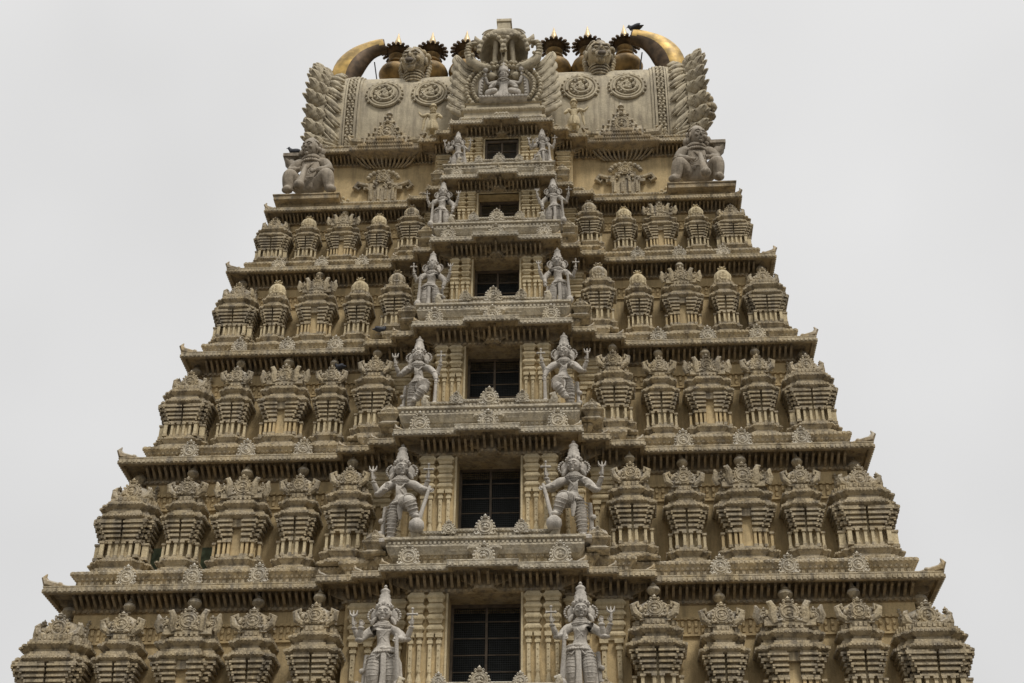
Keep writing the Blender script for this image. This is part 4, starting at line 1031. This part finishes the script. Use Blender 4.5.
mb = MB()   # gaping hood: two ribbed lobes open towards the front, with a spine between
for g in (-1, 1):
    n, m = 10, 9; vs = []
    for i in range(n+1):
        a = R(8+165*i/n)
        for j in range(m+1):
            b = R(80*j/m); rr = .66*math.cos(b*.85)*(1+.03*(j % 2))
            vs.append((g*.40+rr*math.cos(a)*.68, -.45+.95*(j/m), 3.0+rr*math.sin(a)*1.25))
    fs = [(i*(m+1)+j, i*(m+1)+j+1, (i+1)*(m+1)+j+1, (i+1)*(m+1)+j) for i in range(n) for j in range(m)]
    mb.add(vs, fs); mb.add([(x*1.0+(.07 if x*g > g*.5*g else -.0)*0, y-.0, z+.10) for x, y, z in vs], [tuple(reversed(f)) for f in fs])
    edge = [vs[i*(m+1)] for i in range(n+1)]; mb.tube([(x, y, z+.05) for x, y, z in edge], .08, 8)
    for q in range(9):
        a = R(20+140*q/8); mb.ball((g*.40+.45*math.cos(a), -.5, 3.06+.82*math.sin(a)), .08, 7, (1, 1, 1.2))
npart(mb, 'hood', M_ROOF)
mb = MB()
for x, w_ in ((-.32, .11), (0, .13), (.32, .11)): mb.tube([(x, .0, 2.35), (x, -.1, 3.0), (x*.8, -.30, 3.85)], [w_*1.2, w_*.8, w_], 9)
mb.ball((0, -.42, 3.85), .15, 9)
for g in (-1, 1): mb.ball((g*.42, -.1, 2.32), .15, 9); 
npart(mb, 'hood_columns', M_ROOF)
mb = MB()   # lion brow mass and flat topped block
mb.ball((0, -.05, 4.0), .60, 16, (1.35, .9, .58)); mb.ball((0, -.45, 3.95), .18, 9)
for g in (-1, 1):
    mb.ball((g*.45, -.15, 4.02), .28, 12, (1.2, 1, .9)); mb.tube([(g*.6, -.1, 3.90), (g*.86, -.1, 3.90), (g*.98, -.1, 4.08), (g*1.02, -.1, 4.25)], [.14, .13, .09, .02], 8)
    for q in range(5): mb.ring((g*.42, -.40, 3.90), .10+.06*q, .025, 12, 5, 20, 160)
mb.loft(rect(-.26, .26, -.3, .3), [(0, 4.1), (-.02, 4.4), (-.04, 4.72), (.0, 4.74), (.0, 4.86), (-.03, 4.88)])
npart(mb, 'lion_brow', M_ROOF)
for g in (-1, 1):
    mb = MB()   # makara with a raised curling trunk
    mb.tube([(g*.50, -.15, 2.62), (g*.85, -.28, 2.58), (g*1.12, -.32, 2.85), (g*1.24, -.32, 3.25), (g*1.18, -.30, 3.6), (g*1.0, -.28, 3.62), (g*.98, -.28, 3.45)], [.14, .20, .17, .12, .09, .08, .05], 10)
    for q in range(14):
        t_ = q/13*5; a_ = int(min(t_, 4)); PP = [(g*.50, -.15, 2.62), (g*.85, -.28, 2.58), (g*1.12, -.32, 2.85), (g*1.24, -.32, 3.25), (g*1.18, -.30, 3.6), (g*1.0, -.28, 3.62)]
        c_ = Vector(PP[a_]).lerp(Vector(PP[a_+1]), t_-a_); mb.ball((c_.x, c_.y-.1, c_.z), .10, 6, (1.3, .8, .6))
    for q in range(6): mb.ring((g*(.66+.08*q), -.28, 2.58+.03*q), .25, .03, 12, 5, ax='y', sx=.35)
    mb.ball((g*1.05, -.53, 2.95), .07, 7)
    npart(mb, 'makara', M_ROOF)
    mb = MB()   # great feathered wing of carved leaves
    for q in range(6):
        t = q/5; x0 = 1.05+.06*t; z0 = .80+1.70*t
        path = []
        for j in range(6):
            v = j/5
            path.append((g*(x0+.95*v**.8*(1-.30*t)-(.10 if j == 5 else 0)), .10+.22*v-.14*math.sin(v*3)-.03*q, z0+1.0*v**1.6*(.8+.45*t)-.10*v))
        leaf(mb, path, .24, .45, 4)
        leaf(mb, [(x-g*.05, y-.10, z+.12) for x, y, z in path[:-1]], .10, .5, 3)
    blobs(mb, g*1.30, -.05, 1.7, .2, .8, 10, .05, .04, 12)
    npart(mb, 'feather_wing', M_ROOF)
# busts on the vault
for sg in (-1, 1):
    mb = skin({'n0': ((0, .25, -.42), (.42, .3)), 'n1': ((0, .05, -.15), .24), 'n2': ((0, -.03, .1), .2), 'n3': ((0, -.05, .25), .2)}, [('n0', 'n1'), ('n1', 'n2'), ('n2', 'n3')], 2)
    head(mb, (0, -.12, .46), .38, sg*.20, .10, True)
    for q in range(4): mb.ring((0, 0, -.18+.1*q), .235, .028, 18, 6, ax='z')
    b = part(mb, 'giant_bust', M_STONE, 60, (sg*3.28, 36.85-YC, 36.72)); b.scale = (1.50, 1.45, 1.48)
    mb = MB(); mb.ball((sg*0, -.49, .235), .085, 8, (1.2, .35, .8)); part(mb, 'mouth_shade', M_WOOD, 60, (sg*.07, 0, 0), b)  # dark ball painted as the shade inside the mouth
    mb = MB(); g = random.Random(2)
    for q in range(70):
        a = g.uniform(0, 6.28); ph = g.uniform(.25, 1.5); c = Vector((.36*math.cos(a)*math.cos(ph), .36*math.sin(a)*math.cos(ph)-.02, .5+.38*math.sin(ph)))
        if c.y < -.10 and c.z < .80: continue
        mb.ball(c, .08, 6)
    for s2 in (-1, 1):
        for q in range(8): mb.ball((s2*(.31+.02*math.sin(q)), .10, .6-.09*q), .08, 6)
    part(mb, 'hair', M_STONE, 60, (0, 0, 0), b)

# seated deity
root = empty('seated_deity_statue', (0, 35.55, 34.36)); root.scale = (1.0, .95, 1.05); tag(root, 'pale grey deity statue seated under the gaping hood of the central roof niche', 'statue')
J = {'hip': ((0, 0, .18), (.28, .2)), 'waist': ((0, -.02, .42), .17), 'chest': ((0, 0, .66), (.23, .16)), 'sh': ((0, 0, .82), (.17, .12)), 'nk': ((0, 0, .95), .08)}
E = [('hip', 'waist'), ('waist', 'chest'), ('chest', 'sh'), ('sh', 'nk')]
def limb(t, pts, rad, start):
    prev = start
    for q, (p, r_) in enumerate(zip(pts, rad)): n = f'{t}{q}'; J[n] = (p, r_); E.append((prev, n)); prev = n
for g in (-1, 1):
    limb(f'a{g}', [(g*.28, 0, .78), (g*.46, -.05, .55), (g*.34, -.26, .42)], [.1, .08, .05], 'sh')
    limb(f'u{g}', [(g*.26, .05, .86), (g*.55, .02, .78), (g*.62, -.08, 1.04)], [.09, .07, .05], 'sh')
    limb(f'l{g}', [(g*.26, -.08, .14), (g*.56, -.30, .14), (g*.16, -.46, .12)], [.16, .14, .09], 'hip')
mb = skin(J, E, 2); head(mb, (0, -.04, 1.12), .18)
for g in (-1, 1): hand(mb, (g*.32, -.3, .42), (-g*.3, -.5, .2), .07, mirror=g); hand(mb, (g*.62, -.1, 1.1), (0, -.1, 1), .07, mirror=g)
part(mb, 'body', M_STATUE, 60, (0, 0, 0), root)
mb = MB(); mb.lathe([(.19, 0), (.21, .04), (.17, .1), (.18, .18), (.13, .28), (.14, .34), (.08, .42), (.02, .52)], 0, 0, 1.22, 14); part(mb, 'crown', M_STATUE, 60, (0, 0, 0), root)
mb = MB(); mb.loft(rect(-.80, .80, -.36, .4), [(-.1, -.16), (0, -.11), (0, -.04), (-.05, 0), (-.05, .02)])
for q in range(16): mb.ball((-.76+q*.101, -.37, -.07), .055, 6)
part(mb, 'lotus_seat', M_STATUE, None, (0, 0, 0), root)
mb = MB()
for rr in (.15, .21): mb.ring((0, -.02, .9-rr*.3), rr, .025, 16, 6, ax='z')
for g in (-1, 1):
    mb.tube([(g*.72, .1, .05), (g*.80, .05, .45), (g*.78, .02, .9), (g*.66, 0, 1.1)], [.06, .08, .07, .03], 8)
    for q in range(8): mb.ball((g*(.78-.01*q), 0, .1+.13*q), .06, 6)
    mb.ball((g*.62, -.12, 1.28), .1, 8)
part(mb, 'garland', M_STATUE, 60, (0, 0, 0), root)

# ------------------------------------------------------------------ gilded finials on the ridge
def kalasha():
    root = empty('kalasha_finial')
    mb = MB(); mb.lathe([(.26, -.05), (.30, 0), (.30, .08), (.22, .12), (.44, .2), (.62, .38), (.66, .52), (.60, .68), (.42, .82), (.24, .90), (.22, .98), (.34, 1.03), (.36, 1.08), (.26, 1.12), (.20, 1.2), (.30, 1.30), (.33, 1.36), (.24, 1.42), (.2, 1.5)], n=28)
    part(mb, 'pot', M_GOLD, 40, (0, 0, 0), root)
    mb = MB(); mb.lathe([(.2, 1.40), (.40, 1.56), (.46, 1.62), (.30, 1.70), (.2, 1.8), (.16, 1.9)], n=24); 
    for q in range(18):
        a = 2*math.pi*q/18; c, s_ = math.cos(a), math.sin(a)
        mb.tube([(.42*c, .42*s_, 1.58), (.50*c, .50*s_, 1.60), (.56*c, .56*s_, 1.58)], [.05, .07, .06], 6); mb.ball((.58*c, .58*s_, 1.57), .062, 6)
    part(mb, 'petal_disc', M_GOLD2, 40, (0, 0, 0), root)
    mb = MB(); mb.lathe([(.17, 1.82), (.19, 1.88), (.15, 1.95), (.17, 2.0), (.11, 2.2), (.05, 2.4), (.008, 2.58)], n=14); part(mb, 'spike', M_TIP, 40, (0, 0, 0), root)
    return root
k0_ = kalasha()
kx = [(-4.22, 'leftmost gilded pot finial with toothed disc, beside the left horn'), (-2.92, 'second gilded pot finial from the left, behind the left bust'), (-1.62, 'gilded pot finial partly hidden just left of the niche'),
      (1.66, 'gilded pot finial just right of the niche'), (2.92, 'gilded pot finial standing behind the right bust'), (4.28, 'rightmost gilded pot finial, bright and clear beside the right horn')]
for i, (x, lb) in enumerate(kx):
    o = k0_ if i == 0 else copy_tree(k0_)
    o.location = (x, 38.5, 38.0); o.scale = (.98, .98, 1.06); tag(o, lb, 'finial', 'gilded finials along the roof ridge')

# ------------------------------------------------------------------ birds
def bird(name, loc, rz, label, s=1.0):
    root = empty(name, loc); root.rotation_euler = (0, 0, rz); root.scale = (s, s, s); tag(root, label, 'bird', None)
    mb = MB(); mb.tube([(-.30, 0, .12), (-.14, 0, .15), (0, 0, .17), (.10, 0, .22), (.15, 0, .29), (.18, 0, .33), (.22, 0, .33)], [.015, .06, .095, .08, .05, .055, .02], 10)
    mb.tube([(.21, 0, .33), (.27, 0, .315)], [.018, .004], 6)
    for g in (-1, 1): mb.tube([(.02, g*.03, .10), (.03, g*.03, 0)], .009, 5)
    part(mb, 'body', M_BIRD, 60, (0, 0, 0), root)
    mb = MB()
    for g in (-1, 1): mb.ball((-.06, g*.07, .17), .12, 8, (1.5, .3, .6))
    part(mb, 'wings', M_BIRD, 60, (0, 0, 0), root)
bird('crow', (4.62, 37.3, 39.12), R(150), 'dark bird perched on the tip of the right horn', 1.25)
bird('pigeon', (-6.95, 35.6, 32.33), R(180), 'dark pigeon on the left squatting giant', 1.0)
bird('pigeon', (-3.31, 33.80, 23.98), R(20), 'dark pigeon on the left ledge beside the crossed-leg statue', .85)
bird('pigeon', (-4.40, 33.7, 22.68), R(150), 'dark pigeon perched before a small dome on the left wing', .8)

# ------------------------------------------------------------------ ground
mb = MB(); mb.add([(-2500, -2500, 0), (2500, -2500, 0), (2500, 2500, 0), (-2500, 2500, 0)], [(0, 1, 2, 3)])
g = mb.build('ground', M_GROUND); g['kind'] = 'structure'
